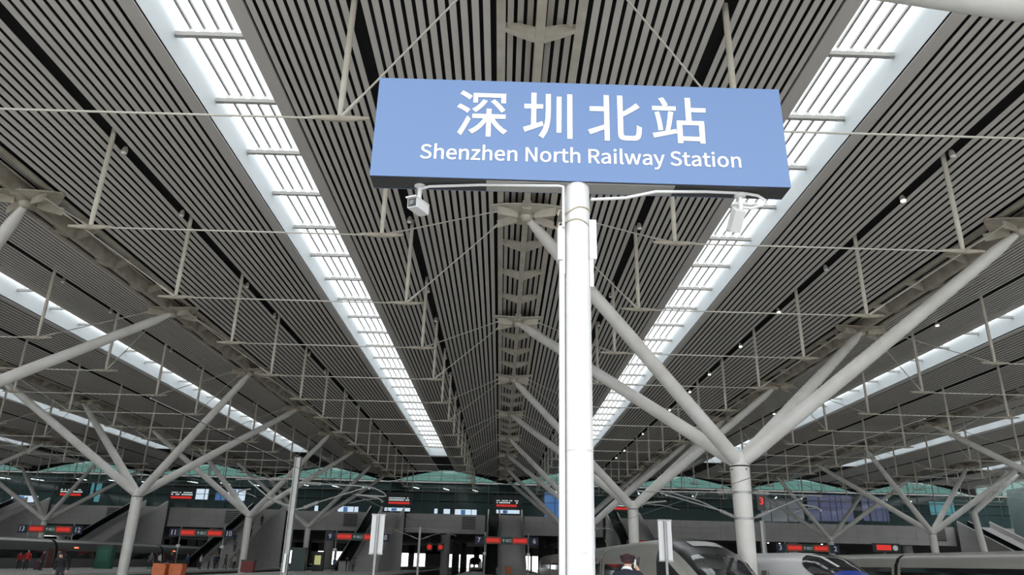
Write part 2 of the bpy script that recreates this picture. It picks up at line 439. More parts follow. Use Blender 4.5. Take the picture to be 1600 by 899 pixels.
# ---- hanging struts and tie cables of the beam-string system
strut0 = None
tie0 = {}
KS = range(-2, 15)
def strut(loc):
    x, y, z = loc
    root = thing('hanging_strut', loc, 'x', 'strut', 'struts hanging from the ceiling slots')
    r = MB(); r.tube([(x, y, z+.02), (x, y, z+.6), (x, y, zs(5.02)+.35)], [.066, .085, .085], 12); r.build('rod', STEEL, root, smooth=True)
    c = MB(); c.ball((x, y, z), .11, .11, .09, 10, 8)
    for s in (-1, 1): c.tube([(x, y, z), (x+s*.25, y, z+.01), (x+s*.75, y, z+.03)], [.09, .085, .04], 10)
    c.build('clamp', STEELD, root, smooth=True)
    return root
for b in range(-4, 4):
    for sd in (0, 1):
        xs_ = valley(b)+5.02 if sd == 0 else valley(b+1)-5.02
        trn = tracks_of(b).split(' and ')
        near = trn[-1] if sd == 0 else trn[0]
        idx = 0
        for k in KS:
            y = 22.77+7*k
            loc = (xs_, y, ZSB)
            if not any(in_frame((xs_, y, z), 5) for z in (ZSB, ZSB+1, ZSB+2, ZSB+3, ZSB+3.6)): continue
            lab = 'thin cream strut beside the skylight over tracks %s, track %s side, %s along' % (tracks_of(b), near, ORD[idx]); idx += 1
            if strut0 is None: strut0 = strut(loc); strut0['label'] = lab
            else: dup(strut0, loc, lab)
def tie(b, k):
    y = 22.77+7*k; xl, xr = valley(b)+5.02, valley(b+1)-5.02
    par = (k % 2 == 0)                       # even: bracket lies beyond the strut, odd: before it
    yh = y+3.6 if par else y-3.4
    root = thing('tie_cable', (valley(b)+BW/2, y, ZSB), 'x', 'cable', 'tie cables strung across the bays')
    m = MB(); m.tube([(xl, y, ZSB), (xr, y, ZSB)], .030, 8); m.build('level_cable', CABLE, root, smooth=True)
    sg = 1 if par else -1
    for (xa, xb) in ((xl, valley(b)+1.12), (xr, valley(b+1)-1.12)):
        e = MB(); P0, P1 = Vector((xa, y, ZSB)), Vector((xb, yh-sg*.6, ZTIP-.10)); d = P1-P0
        e.tube([P0, P0+d*.14, P0+d*.16, P0+d*.95, P0+d*.965, P1], [.055, .045, .026, .026, .05, .05], 8)
        e.build('raking_cable', CABLE, root, smooth=True)
    return root
for b in range(-4, 4):
    idx = 0
    for k in KS:
        y = 22.77+7*k; par = k % 2
        xl, xr = valley(b)+5.02, valley(b+1)-5.02
        pts = [(xl+(xr-xl)*t/6, y, ZSB) for t in range(7)]
        for s_, xa, xb in ((0, xl, valley(b)+1.1), (1, xr, valley(b+1)-1.1)):
            for t in (.2, .5, .8): pts.append((xa+(xb-xa)*t, y+(3 if par == 0 else -2.8)*t, ZSB+2.55*t))
        if not any(in_frame(p, 5) for p in pts): continue
        lab = 'taut tie cable crossing under the skylight over tracks %s, %s from the viewer' % (tracks_of(b), ORD[idx]); idx += 1
        loc = (valley(b)+BW/2, y, ZSB)
        if par not in tie0: tie0[par] = tie(b, k); tie0[par]['label'] = lab
        else: dup(tie0[par], loc, lab)
# ---- spotlights in the dark ceiling slots
def spot(loc, lit):
    x, y, z = loc
    root = thing('spotlight', loc, 'x', 'spotlight', 'spotlights in the ceiling slots')
    a = MB(); a.tube([(x, y, z), (x, y, z+.4)], .03, 8); a.build('stem', DECK, root)
    h = MB(); h.tube([(x, y, z+.1), (x, y-.02, z-.02), (x, y-.06, z-.16)], [.07, .105, .115], 12); h.build('housing', LAMPW, root, smooth=True)
    g = MB(); g.ball((x, y-.06, z-.165), .10, .10, .05, 10, 6); g.build('lamp_face', LAMPON if lit else SIGNW, root, smooth=True)
    return root
sp0 = {}
def put_spot(x, y, lit, lab):
    loc = (x, y, zs(5.02)-.03)
    if not in_frame(loc, 3): return
    if lit not in sp0: sp0[lit] = spot(loc, lit); sp0[lit]['label'] = lab
    else: dup(sp0[lit], loc, lab)
ON = [25.7, 39.5, 46.6, 54.3, 60.4, 68.2, 81.9, 94.8, 101.7]
for i, y in enumerate(ON): put_spot(XC+BW-5.02, y, True, 'small lit spotlight in the dark slot beside platform 4-5, %s from the viewer' % ORD[i])
put_spot(XC+BW+5.02, 41.1, True, 'lit spotlight in the slot over track 4, nearer one')
put_spot(XC+BW+5.02, 68.7, True, 'lit spotlight in the slot over track 4, distant one')
for nm, x in (('track 7', XC-5.02), ('track 8', XC-BW+5.02), ('track 6', XC+5.02), ('track 9', XC-BW-5.02)):
    i = 0
    for q in range(14):
        y = 15.5+7*q+(1.2 if q % 2 else -.6)
        if y > 100: break
        if in_frame((x, y, zs(5.02)-.03), 3):
            put_spot(x, y, False, 'small unlit spotlight in the ceiling slot over %s, %s from the viewer' % (nm, ORD[i])); i += 1
for i, y in enumerate((22.3, 33.0, 51.0)): put_spot(XC+BW-5.02, y, False, 'small unlit spotlight in the dark slot beside platform 4-5, %s from the viewer' % ORD[i])
# ------------------------------------------------------------------ ground, platforms and tracks
ZR = -1.25
g = MB(); g.add([(-400, -200, ZR-.2), (400, -200, ZR-.2), (400, 420, ZR-.2), (-400, 420, ZR-.2)], [(0, 1, 2, 3)])
struct(g, 'floor', BALL, label='dark ballast track bed')
PLATS = {k: valley(k) for k in range(-5, 5)}
PW = 6.1
for k, x in PLATS.items():
    p = MB(); p.box(x-PW, -60, -.22, x+PW, 225, 0.0); o = struct(p, 'platform', FLOORM, (x, 60, 0), 'grey paved platform %s' % plat_of(k))
    e = MB()
    for s in (-1, 1): e.box(x+s*(PW-.25)-.15, -60, ZR-.2, x+s*(PW-.25)+.15, 225, -.22)
    e.build('side_face', EDGEM, o)
TRX = []
for b in range(-5, 4):
    xm = valley(b)+BW/2
    for s in (-1, 1): TRX.append(xm+s*2.5)
for x in TRX:
    r = MB()
    for s in (-1, 1): r.box(x+s*.75-.035, -40, ZR-.2, x+s*.75+.035, 260, ZR)
    struct(r, 'rail_line', RAILM, (x, 60, ZR))
# ------------------------------------------------------------------ station building across the far end
YF = 130.0; ZF0, ZF1, ZG1 = 5.95, 9.06, 14.25
XL, XR = -135, 135
SW = 3.3                                           # half width of a stair opening
open_x = [valley(k) for k in (-6, -5, -4, -3, -2, -1, 0, 1, 4, 5, 6)]
edges = [XL]+[e for x in open_x for e in (x-SW, x+SW)]+[XR]
for i in range(0, len(edges), 2):
    a, b = edges[i], edges[i+1]
    if b-a < .5: continue
    f = MB(); f.box(a, YF-.4, ZF0, b, YF+.2, ZF1-.05)
    o = struct(f, 'wall_back', CONC, ((a+b)/2, YF, ZF0), 'grey clad floor edge of the station building')
    j = MB(); n = max(1, round((b-a)/3.3))
    for q in range(1, n): x = a+(b-a)*q/n; j.box(x-.02, YF-.42, ZF0, x+.02, YF-.399, ZF1-.05)
    for zz in (6.95, 7.95): j.box(a, YF-.42, zz-.015, b, YF-.399, zz+.015)
    j.build('cladding_joints', mat('cladding_joint_grey', (.27, .26, .25), .7), o)  # joint lines a little darker than the cladding
    l = MB(); xm = b-2.2 if b < 35 or b > 70 else b-13
    if b-a > 8:
        for q in range(7): l.box(xm-1.7, YF-.45, ZF0+.75+q*.3, xm+.6, YF-.40, ZF0+.92+q*.3)
        l.build('louvre_grille', BLACK, o)
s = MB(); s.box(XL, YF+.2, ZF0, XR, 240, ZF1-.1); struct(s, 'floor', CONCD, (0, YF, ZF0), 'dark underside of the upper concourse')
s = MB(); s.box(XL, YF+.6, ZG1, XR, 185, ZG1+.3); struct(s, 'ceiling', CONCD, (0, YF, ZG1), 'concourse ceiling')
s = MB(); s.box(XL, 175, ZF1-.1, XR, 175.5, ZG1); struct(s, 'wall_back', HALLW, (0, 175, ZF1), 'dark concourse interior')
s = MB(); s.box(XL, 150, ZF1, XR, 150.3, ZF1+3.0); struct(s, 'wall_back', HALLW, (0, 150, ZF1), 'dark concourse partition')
s = MB(); s.box(XL, YF-.25, ZG1-.12, XR, YF+.6, ZG1+.12); struct(s, 'trim_1', CONC, (0, YF, ZG1), 'pale steel band above the concourse glass')
s = MB(); s.box(XL, YF-.2, ZG1-1.5, XR, YF+.1, ZG1-1.38); struct(s, 'trim_2', MULL, (0, YF, ZG1), 'transom of the concourse glass')
for k in range(-7, 7):
    a, b = valley(k)+.0, valley(k+1)
    if b < XL or a > XR: continue
    p = MB(); p.add([(a, YF, ZF1-.05), (b, YF, ZF1-.05), (b, YF, ZG1), (a, YF, ZG1)], [(0, 1, 2, 3)])
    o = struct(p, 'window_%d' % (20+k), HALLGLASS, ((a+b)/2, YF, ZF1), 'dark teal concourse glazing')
    m = MB()
    for q in range(7): x = a+(b-a)*q/7; m.box(x-.05, YF-.12, ZF1-.05, x+.05, YF-.01, ZG1)
    m.box(a, YF-.1, 11.3, b, YF-.01, 11.38)
    m.build('mullions', MULL, o)
    p = MB(); p.add([(a, YF+.3, ZG1+.1), (b, YF+.3, ZG1+.1), (b, YF+.3, 19.5), (a, YF+.3, 19.5)], [(0, 1, 2, 3)])
    o = struct(p, 'window_%d' % (40+k), CLERGLASS, ((a+b)/2, YF+.3, ZG1), 'pale green clerestory glazing')
    m = MB()
    for q in range(9): x = a+(b-a)*q/9; m.box(x-.05-(.12 if q == 4 else 0), YF+.2, ZG1+.1, x+.05, YF+.29, 19.5)
    m.box(a, YF+.2, 15.35, b, YF+.29, 15.42)
    m.build('mullions', MULL, o)
for s_, nm in ((-1, 'wall_left_added'), (1, 'wall_right_added')):  # end walls added to keep side daylight out of the concourse
    s = MB(); s.box(s_*XR-.2, YF, ZF1-.1, s_*XR+.2, 185, 19.5); struct(s, nm, HALLW, (s_*XR, YF, ZF1), 'dark added end wall keeping daylight out of the concourse')
for x_, nm in ((-106.0, 'wall_left_added'), (87.5, 'wall_right_added')):  # side walls added to dim the outer bays and the glazing's reflections
    s = MB(); s.box(min(x_, x_+.4), -2, ZR-.2, max(x_, x_+.4), YF-.5, 15.4); struct(s, nm, HALLW, (x_, 60, ZR), 'dark added side wall dimming the sides of the platform hall')
# pillars under the building
i = 0
for k in range(-6, 6):
    xm = valley(k)+BW/2
    for y in (133.0, 165.0, 200.0):
        p = MB(); p.tube([(xm, y, ZR-.2), (xm, y, ZF0)], .78, 20)
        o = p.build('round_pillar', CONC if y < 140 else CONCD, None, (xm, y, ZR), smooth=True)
        o['kind'] = 'structure'
# far cross wall with daylight gaps at the other side
s = MB()
for k in range(-7, 7):
    xv = valley(k)
    s.box(xv-3.4, 238, -.2, xv+3.6, 239, ZF0)
    for q in range(1, 5): s.box(xv+3.6+2.6*q, 238, ZR, xv+4.1+2.6*q+(1.2 if q == 3 else 0), 239, ZF0)
    s.box(xv-3, 238, 3.6, xv+17, 239, ZF0)
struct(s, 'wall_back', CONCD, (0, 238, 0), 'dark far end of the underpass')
# ---- stairs and escalators from every platform to the concourse
def stair(k):
    x = valley(k); y0, y1 = 105.5, 129.3; z1 = ZF1
    root = thing('platform_stairs', (x, y0, 0), ('grey stair and escalator rising from platforms %s to the concourse' % plat_of(k).replace('-', ' and ') if k < 4 else 'grey stair with pale side walls at the far end, past the forked dark column'), 'stairs', 'stairs up to the concourse')
    n = 48; f = MB()
    prof = []
    for i in range(n):
        ya, yb = y0+(y1-y0)*i/n, y0+(y1-y0)*(i+1)/n; za, zb = z1*i/n, z1*(i+1)/n
        prof += [(ya, zb), (yb, zb)]
    poly = [(y0, 0)]+prof+[(y1, z1-1.0), (y0+2.2, 0)]
    f.prism([(a, b) for a, b in poly], 'x', x-.75, x+2.75); f.build('flight', CONC, root)
    for nm, xa, xb in (('side_wall', x+2.75, x+3.0), ('side_wall', x-.95, x-.75)):
        w = MB(); w.prism([(y0, 0), (y0, .95), (y1, z1+.95), (y1, 0)], 'x', xa, xb); w.build(nm, CONC, root)
    e = MB(); e.prism([(y0-.8, 0), (y0-.8, .12), (y0+.5, .15), (y1, z1+.05), (y1, z1-1.1), (y0+2.2, 0)], 'x', x-2.55, x-.95); e.build('escalator', DECK, root)
    for xa in (x-2.62, x-1.08):
        h = MB(); h.prism([(y0-1, .1), (y0-1, .95), (y0-.2, 1.0), (y1, z1+1.0), (y1, z1+.1), (y0+.3, .1)], 'x', xa, xa+.1); h.build('balustrade', BLKGLOSS, root)
    w = MB(); w.prism([(y0, 0), (y0, .95), (y1, z1+.95), (y1, 0)], 'x', x-2.85, x-2.63); w.build('side_wall', CONC, root)
    hr = MB()
    for xa in (x+2.86, x-.85): hr.tube([(xa, y0, 1.05), (xa, y1, z1+1.05)], .035, 8)
    hr.build('handrail', GALV, root, smooth=True)
    return root
for k in (-4, -3, -2, -1, 0, 1, 4): stair(k)
# ---- hall lighting strips and lit screens
STRIPL = mat('strip_light', (1, 1, 1), .5, emit=2.5)
def strip(x, y, lab):
    root = thing('strip_lamp', (x, y, ZG1-.5), lab, 'lamp', 'strip lamps inside the concourse')
    MB().bar((x-.35, y, ZG1-.5), (x+.35, y+2.6, ZG1-.5), .2, .08).build('tube', STRIPL, root)
    h = MB()
    for t in (.1, .9): h.tube([(x-.35+.7*t, y+2.6*t, ZG1-.47), (x-.35+.7*t, y+2.6*t, ZG1)], .02, 6)
    h.build('hangers', MULL, root)
for k in range(-5, 4):
    for q, dx in enumerate((4.0, 9.3, 14.5)):
        strip(valley(k)+dx, 134+1.5*q, 'small white strip lamp in the concourse over tracks %s, %s along' % (tracks_of(k), ORD[q]))
SCR = [(-84.2, 7.76, -79.6, 8.93, PANW, 'long white lit window at the far end'), (-71.0, 9.2, -70.4, 11.3, PANC, 'narrow cyan lit screen'), (-70.1, 8.1, -69.1, 11.3, PANC, 'tall cyan lit screen'),
       (-52.8, 8.95, -50.6, 10.8, PANW, 'white lit window above platform 11'), (-49.4, 8.9, -47.6, 10.2, PANB, 'small blue lit screen above platform 10'), (-47.4, 8.9, -44.2, 10.9, PANW, 'large pale lit window above platform 10'),
       (-32.1, 7.5, -31.4, 8.5, PANW, 'slim white lit screen above track 10'), (-28.1, 7.5, -24.5, 8.5, PANW, 'long white lit screen above track 9'),
       (-20.1, 7.85, -15.6, 8.5, PANW, 'white lit strip behind the platform 8 stair'), (-11.5, 7.6, -10.8, 8.5, PANW, 'small white lit screen above track 8'),
       (-9.9, 7.6, -8.7, 8.5, PANW, 'two-part white lit screen above track 8'), (-7.95, 7.5, -4.1, 8.5, PANW, 'long white and blue lit screen above track 7'),
       (-.8, 7.9, 3.3, 8.6, PANW, 'white lit strip behind the platform 6 stair'), (7.5, 7.4, 10.8, 11.7, PANB, 'blue lit screen behind the sign pole'), (11.2, 7.9, 12.4, 11.4, PANC, 'cyan lit screen close to the sign pole'),
       (45.1, 7.75, 52.7, 11.6, PANG, 'dull mauve lit panel above tracks 1 and 2'), (53.4, 8.0, 61.3, 12.5, PANP, 'wide violet lit panel above platform 1'), (62.9, 8.2, 67.5, 12.3, PANP, 'narrower violet lit panel past platform 1'),
       (74.8, 9.5, 79.2, 11.8, PANC, 'cyan lit panel at the far end of the concourse')]
for x0, z0, x1, z1, m, lab in SCR:
    root = thing('lit_screen', ((x0+x1)/2, 131.6, z0+CZ), lab, 'screen', 'lit screens inside the concourse')
    b = MB(); b.box(x0, 131.6, z0+CZ, x1, 131.75, z1+CZ); b.build('housing', DARKM, root)
    b = MB(); b.box(x0+.1, 131.62, ZF1-.1, x1-.1, 131.74, z0+CZ); b.build('stand', DARKM, root)
    b = MB(); b.box(x0+.05, 131.56, z0+CZ+.05, x1-.05, 131.6, z1+CZ-.05); b.build('display', m, root)
    if m is PANW and x1-x0 > 2.4:
        b = MB(); w = (x1-x0); b.box(x0+w*.28, 131.53, z0+CZ+.08, x0+w*.48, 131.56, z1+CZ-.12); b.build('picture', PANB, root)
    if m in (PANP,):
        b = MB(); 
        for q in range(1, 4): xx = x0+(x1-x0)*q/4; b.box(xx-.05, 131.5, z0+CZ, xx+.05, 131.58, z1+CZ)
        b.box(x0, 131.5, (z0+z1)/2+CZ-.05, x1, 131.58, (z0+z1)/2+CZ+.05)
        b.build('frame_grid', MULL, root)
def led_board(k, x):
    y = 129.0
    root = thing('departure_board', (x, y, 10.2), 'dark departure board with white and red rows above the stair of platforms %s' % plat_of(k).replace('-', ' and '), 'board', 'departure boards over the stairs')
    b = MB(); b.box(x-2.3, y, 10.15, x+2.3, y+.25, 12.3); b.build('case', LEDBG, root)
    h = MB()
    for s in (-1, 1): h.tube([(x+s*1.6, y+.12, 12.3), (x+s*1.6, y+.12, 14.15)], .04, 8)
    h.box(x-1.7, y+.08, 14.06, x+1.7, YF-.2, 14.16)
    h.build('hanger', MULL, root)
    rnd = random.Random(k+50)
    for nm, z, hh, m in (('white_row', 11.35, .16, LEDW), ('white_row', 11.0, .2, LEDW), ('red_row', 10.45, .36, LEDR)):
        r = MB(); xx = x-1.75
        while xx < x+1.7:
            w = rnd.uniform(.10, .34)
            if rnd.random() < .85 or m is LEDR: r.box(xx, y-.02, z, xx+w, y-.001, z+hh)
            xx += w+(.06 if m is LEDW else .03)
        r.build(nm, m, root)
for k, x in ((-4, -72.8), (-3, -54.1), (-1, -17.3), (0, 1.0), (1, 20.4)): led_board(k, x)
# ---- platform number signs hung between two posts
def platform_sign(xc, nl, nr, lab, y=101.0):
    root = thing('platform_sign', (xc, y, 0), lab, 'sign', 'platform number signs')
    zc = 2.72+CZ
    b = MB(); b.box(xc-3.05, y, zc-.47, xc+3.05, y+.22, zc+.47); b.build('board', SGREEN, root)
    for s in (-1, 1):
        p = MB(); p.tube([(xc+s*2.85, y+.34, 0), (xc+s*2.85, y+.34, zc+1.0)], .075, 10); p.build('post', GALV, root, smooth=True)
        w = MB(); w.box(xc+s*2.85-.2, y+.1, .9+CZ, xc+s*2.85+.2, y+.5, 1.25+CZ); w.build('speaker_box', BOXW, root)
        d = MB(); d.box(xc+s*1.75-1.0, y-.03, zc-.38, xc+s*1.75+1.0, y-.001, zc+.38); d.build('led_panel', SREDP, root)
        r = MB(); rnd = random.Random(int(xc*10)+s); xx = xc+s*1.75-.85
        while xx < xc+s*1.75+.75:
            wd = rnd.uniform(.1, .2); r.box(xx, y-.05, zc-.2, xx+wd, y-.031, zc+.2); xx += wd+.05
        r.build('led_characters', LEDR, root)
        num = nl if s < 0 else nr
        if num:
            q = MB(); q.box(xc+s*3.62-.52, y, zc-.55, xc+s*3.62+.52, y+.22, zc+.47); q.build('number_plate', SNAVY, root)
            text('number', num, SIGNW, root, xc+s*3.62, zc, y-.012, height=.62, center=True, bold=.02)
    text('exit_arrow', '\u2191', SIGNW, root, xc-.42, zc, y-.012, height=.46, center=True, bold=.04)
    text('exit_word', '\u51fa\u53e3', SIGNW, root, xc+.22, zc, y-.012, height=.40, center=True, bold=.03)
platform_sign(valley(-3)+.6, '13', '12', 'green and red hanging sign numbered 12')
platform_sign(valley(-2)+.3, '11', '10', 'green and red hanging sign numbered 11 and 10')
platform_sign(valley(-1)+.7, '9', '8', 'green and red hanging sign numbered 9 and 8')
platform_sign(XC+.2, '7', '6', 'green and red hanging sign numbered 7 and 6')
platform_sign(valley(1)+.1, '5', '4', 'green and red hanging sign numbered 5 and 4')
platform_sign(valley(2)-.2, '3', '2', 'green and red hanging sign numbered 3 and 2')
root = thing('platform_sign', (50.6, 101, 0), 'lone red sign panel with a round white mark past number 2', 'sign', 'platform number signs')
b = MB(); b.box(49.0, 101, 4.0, 52.6, 101.2, 5.1); b.build('board', LEDBG, root)
b = MB(); b.box(49.5, 100.96, 4.25, 51.4, 100.999, 4.9); b.build('led_panel', LEDR, root)
b = MB(); b.tube([(51.95, 100.94, 4.55), (51.95, 100.999, 4.55)], .34, 16); b.build('round_mark', SIGNW, root)
b = MB(); b.tube([(50.6, 101.3, 0), (50.6, 101.3, 5.1)], .08, 10); b.build('post', GALV, root)
# ------------------------------------------------------------------ trains
def train_section(w, zb, zt, n=28):
    """closed cross-section around (0): list of (x, z), u=0 at the bottom, running up the far side, over the roof, and down"""
    pts = []
    zsld = zb+(zt-zb)*.72
    prof = [(0, zb), (.86, zb), (.95, zb+(zt-zb)*.06), (1.0, zb+(zt-zb)*.22), (1.0, zb+(zt-zb)*.45), (.985, zb+(zt-zb)*.62), (.93, zb+(zt-zb)*.78), (.80, zb+(zt-zb)*.895), (.58, zb+(zt-zb)*.965), (.30, zb+(zt-zb)*.993), (0, zt)]
    R_ = [(x*w, z) for x, z in prof]
    return R_+[(-x, z) for x, z in R_[-2:0:-1]]
def lerp_table(tab, s):
    for (a, *A), (b, *B) in zip(tab, tab[1:]):
        if s <= b:
            t = (s-a)/(b-a); return [p+(q-p)*t for p, q in zip(A, B)]
    return tab[-1][1:]
def train(name, label, x, ytip, yend, nose, body, cars=25.0, extras=None, ztop=2.8, group='bullet trains standing at the platforms'):
    """nose: table (s, half width, bottom z, top z); the tip points towards the viewer"""
    root = thing('bullet_train', (x, ytip, ZR), label, 'train', group)
    m = MB()
    slen = nose[-1][0]; st = [slen*i/26 for i in range(27)]
    rings = []
    for s_ in st:
        w, zb, zt = lerp_table(nose, s_)
        rings.append([Vector((x+px, ytip+s_, pz)) for px, pz in train_section(w, zb, zt)])
    w, zb, zt = nose[-1][1:]
    y = ytip+slen
    m.loft(rings, True, True)
    cars_y = []
    while y < yend:
        ye = min(y+cars-(slen if not cars_y else 0), yend)
        m.loft([[Vector((x+px, yy, pz)) for px, pz in train_section(w, zb, zt)] for yy in (y, ye-.5)], True, True)
        m.loft([[Vector((x+px*.985, yy, pz)) for px, pz in train_section(w, zb, zt-.03)] for yy in (ye-.5, ye)], True, True, 1)
        cars_y.append((y, ye)); y = ye
    m.build('body', body, root, smooth=True)
    return root, cars_y
def side_patch(root, name, m, x, s, w, zb, zt, y0, y1, z0, z1, off=.02):
    """a strip on the train's flank following its section"""
    sec = train_section(w, zb, zt)[:11]
    def xa(z):
        for (xa_, za), (xb_, zb_) in zip(sec[1:], sec[2:]):
            if za <= z <= zb_: return xa_+(xb_-xa_)*(z-za)/(zb_-za+1e-9)
        return sec[3][0]
    b = MB(); rows = [z0+(z1-z0)*i/4 for i in range(5)]
    b.loft([[Vector((x+s*(xa(z)+off), yy, z)) for z in rows]+[Vector((x+s*(xa(z)-.03), yy, z)) for z in rows[::-1]] for yy in (y0, y1)], True, True)
    return b.build(name, m, root)
def nose_patch(root, name, m, x, ytip, nose, s0, s1, f, off=.025, ns=14, nu=14):
    """patch on the nose: f(t) gives (u0,u1) fractions round the upper half, 0 = right waist, .5 = roof centre, 1 = left waist"""
    def pt(s_, u):
        w, zb, zt = lerp_table(nose, s_); sec = train_section(w, zb, zt)[3:18]
        t = u*(len(sec)-1); i = min(int(t), len(sec)-2); fr = t-i
        px = sec[i][0]+(sec[i+1][0]-sec[i][0])*fr; pz = sec[i][1]+(sec[i+1][1]-sec[i][1])*fr
        return Vector((x+px, ytip+s_, pz))
    b = MB(); rings = []
    for i in range(ns+1):
        t = i/ns; s_ = s0+(s1-s0)*t; u0, u1 = f(t); row = []
        for j in range(nu+1):
            u = u0+(u1-u0)*j/nu; p = pt(s_, u)
            ds = pt(s_+.06, u)-pt(s_-.06, u); du = pt(s_, min(1, u+.02))-pt(s_, max(0, u-.02))
            nrm = du.cross(ds)
            if nrm.length < 1e-9: nrm = Vector((0, 0, 1))
            nrm.normalize()
            if nrm.z < 0 and abs(nrm.z) > .2: nrm = -nrm
            c = Vector((x, ytip+s_+1, .3))
            if (p-c).dot(nrm) < 0: nrm = -nrm
            row.append(p+nrm*off)
        rings.append(row)
    b.loft(rings, False, False)
    return b.build(name, m, root, smooth=True)
ZB = ZR+.35
# silver train at platform 6 side, dark mask over its cab
NOSE1 = [(0, .35, -.7, -.25), (.5, .85, -.8, .25), (1.5, 1.25, -.88, .80), (3.0, 1.5, ZB, 1.45), (4.2, 1.60, ZB, 1.92), (5.4, 1.65, ZB, 2.30), (7.0, 1.68, ZB, 2.60), (9.0, 1.68, ZB, 2.76), (11, 1.68, ZB, 2.8)]
X1, YT1 = 8.17, 25.2
tr, cy_ = train('silver', 'silver bullet train with black cab mask and sloping windscreen at platform 6', X1, YT1, 128, NOSE1, [TSILV, DECK])
nose_patch(tr, 'cab_mask', TBLK, X1, YT1, NOSE1, 1.8, 8.6, lambda t: (.10+.25*max(0, t-.7)/.3, .93-.33*max(0, t-.7)/.3), .025, 22, 28)
nose_patch(tr, 'windscreen', TGLASS, X1, YT1, NOSE1, 2.5, 4.5, lambda t: (.32-.03*t, .66-.03*t), .05)
nose_patch(tr, 'headlight_reflection', mat('reflection_white', (.95, .96, .97), .10), X1, YT1, NOSE1, 5.5, 6.6, lambda t: (.40, .57), .05)  # headlight patch painted white to carry the skylight's reflection
nose_patch(tr, 'flank_stripe', TSILV, X1, YT1, NOSE1, 2.0, 7.0, lambda t: (.67+.02*t, .78-.02*t), .06)
nose_patch(tr, 'wiper', DECK, X1, YT1, NOSE1, 2.7, 4.2, lambda t: (.49-.10*t, .51-.10*t), .07)
for i, (a, b) in enumerate(cy_):
    side_patch(tr, 'window_band', TGLASS, X1, -1, 1.68, ZB, 2.8, a+1.2, b-2.0, .95, 1.62)
    d = side_patch(tr, 'door', mat('door_grey', (.25, .24, .22), .35, .2), X1, -1, 1.68, ZB, 2.8, a+.1, a+1.0, -.1, 1.95)
    dw = side_patch(tr, 'door_window', TGLASS, X1, -1, 1.68, ZB, 2.8, a+.3, a+.8, 1.0, 1.7, .03); dw.parent = d
    # lettering strip high on the flank
    for q in range(4): side_patch(tr, 'red_lettering', TRED, X1, -1, 1.68, ZB, 2.8, a+2.2+q*.62, a+2.62+q*.62, 1.78, 1.98, .025)
pg = MB()
for yy in (62.0,):
    pg.tube([(X1-.6, yy, 2.8), (X1-.5, yy+1.6, 3.5), (X1-.5, yy+.2, 4.3)], .035, 8); pg.tube([(X1+.6, yy, 2.8), (X1+.5, yy+1.6, 3.5), (X1+.5, yy+.2, 4.3)], .035, 8)
    pg.tube([(X1-.95, yy+.2, 4.2), (X1-.7, yy+.2, 4.33), (X1+.7, yy+.2, 4.33), (X1+.95, yy+.2, 4.2)], .03, 8)
pg.build('pantograph', GALV, tr)
# white train on the other side of the tree column
NOSE2 = [(0, .2, -.7, -.3), (.5, .4, -.8, .1), (1.5, .62, -.88, .58), (3.0, .88, ZB, 1.18), (4.2, 1.03, ZB, 1.68), (5.4, 1.18, ZB, 2.04), (7.0, 1.40, ZB, 2.22), (9.0, 1.6, ZB, 2.28), (12, 1.68, ZB, 2.3)]
X2, YT2 = 13.35, 25.6
tr, cy_ = train('white', 'white bullet train with oval dark windscreen and blue stripe, beyond the big tree column', X2, YT2, 128, NOSE2, [TWHITE, DECK], ztop=2.22)
nose_patch(tr, 'windscreen', TGLASS, X2, YT2, NOSE2, 3.9, 6.75, lambda t: (.47-.29*math.sqrt(max(0, 1-max(0, 1.6*t-.6)**2))-.005, .47+.29*math.sqrt(max(0, 1-max(0, 1.6*t-.6)**2))+.005), .03)
nose_patch(tr, 'blue_stripe', TBLUE, X2, YT2, NOSE2, 2.6, 3.92, lambda t: (.12, .72), .026)
nose_patch(tr, 'windscreen_bar', TWHITE, X2, YT2, NOSE2, 4.2, 6.5, lambda t: (.56+.02*t, .585+.02*t), .05)
for i, (a, b) in enumerate(cy_):
    side_patch(tr, 'window_band', TGLASS, X2, -1, 1.68, ZB, 2.22, a+1.6, b-2.0, .85, 1.4)
    side_patch(tr, 'window_band', TGLASS, X2, 1, 1.68, ZB, 2.22, a+1.6, b-2.0, .85, 1.4)
    d = side_patch(tr, 'door', mat('door_grey', (.25, .24, .22), .35, .2), X2, -1, 1.68, ZB, 2.22, a-3.4 if i == 0 else a+.1, a-2.7 if i == 0 else a+1.0, -.1, 1.5, .03)
# grey train beyond platform 4-5, passing alongside with a coupling gap
X3 = 28.13
tr, cy_ = train('grey', 'long pale grey train with a dark coupling gap beyond platform 4', X3, 7.2, 128, [(0, 1.0, -.8, 1.2), (2, 1.5, ZB, 2.2), (5, 1.68, ZB, 2.75), (6, 1.68, ZB, 2.8)], [TSILV, DECK], cars=22.5)
for i, (a, b) in enumerate(cy_):
    side_patch(tr, 'window_band', TGLASS, X3, -1, 1.68, ZB, 2.8, a+.3, b-.9, .75, 1.86)
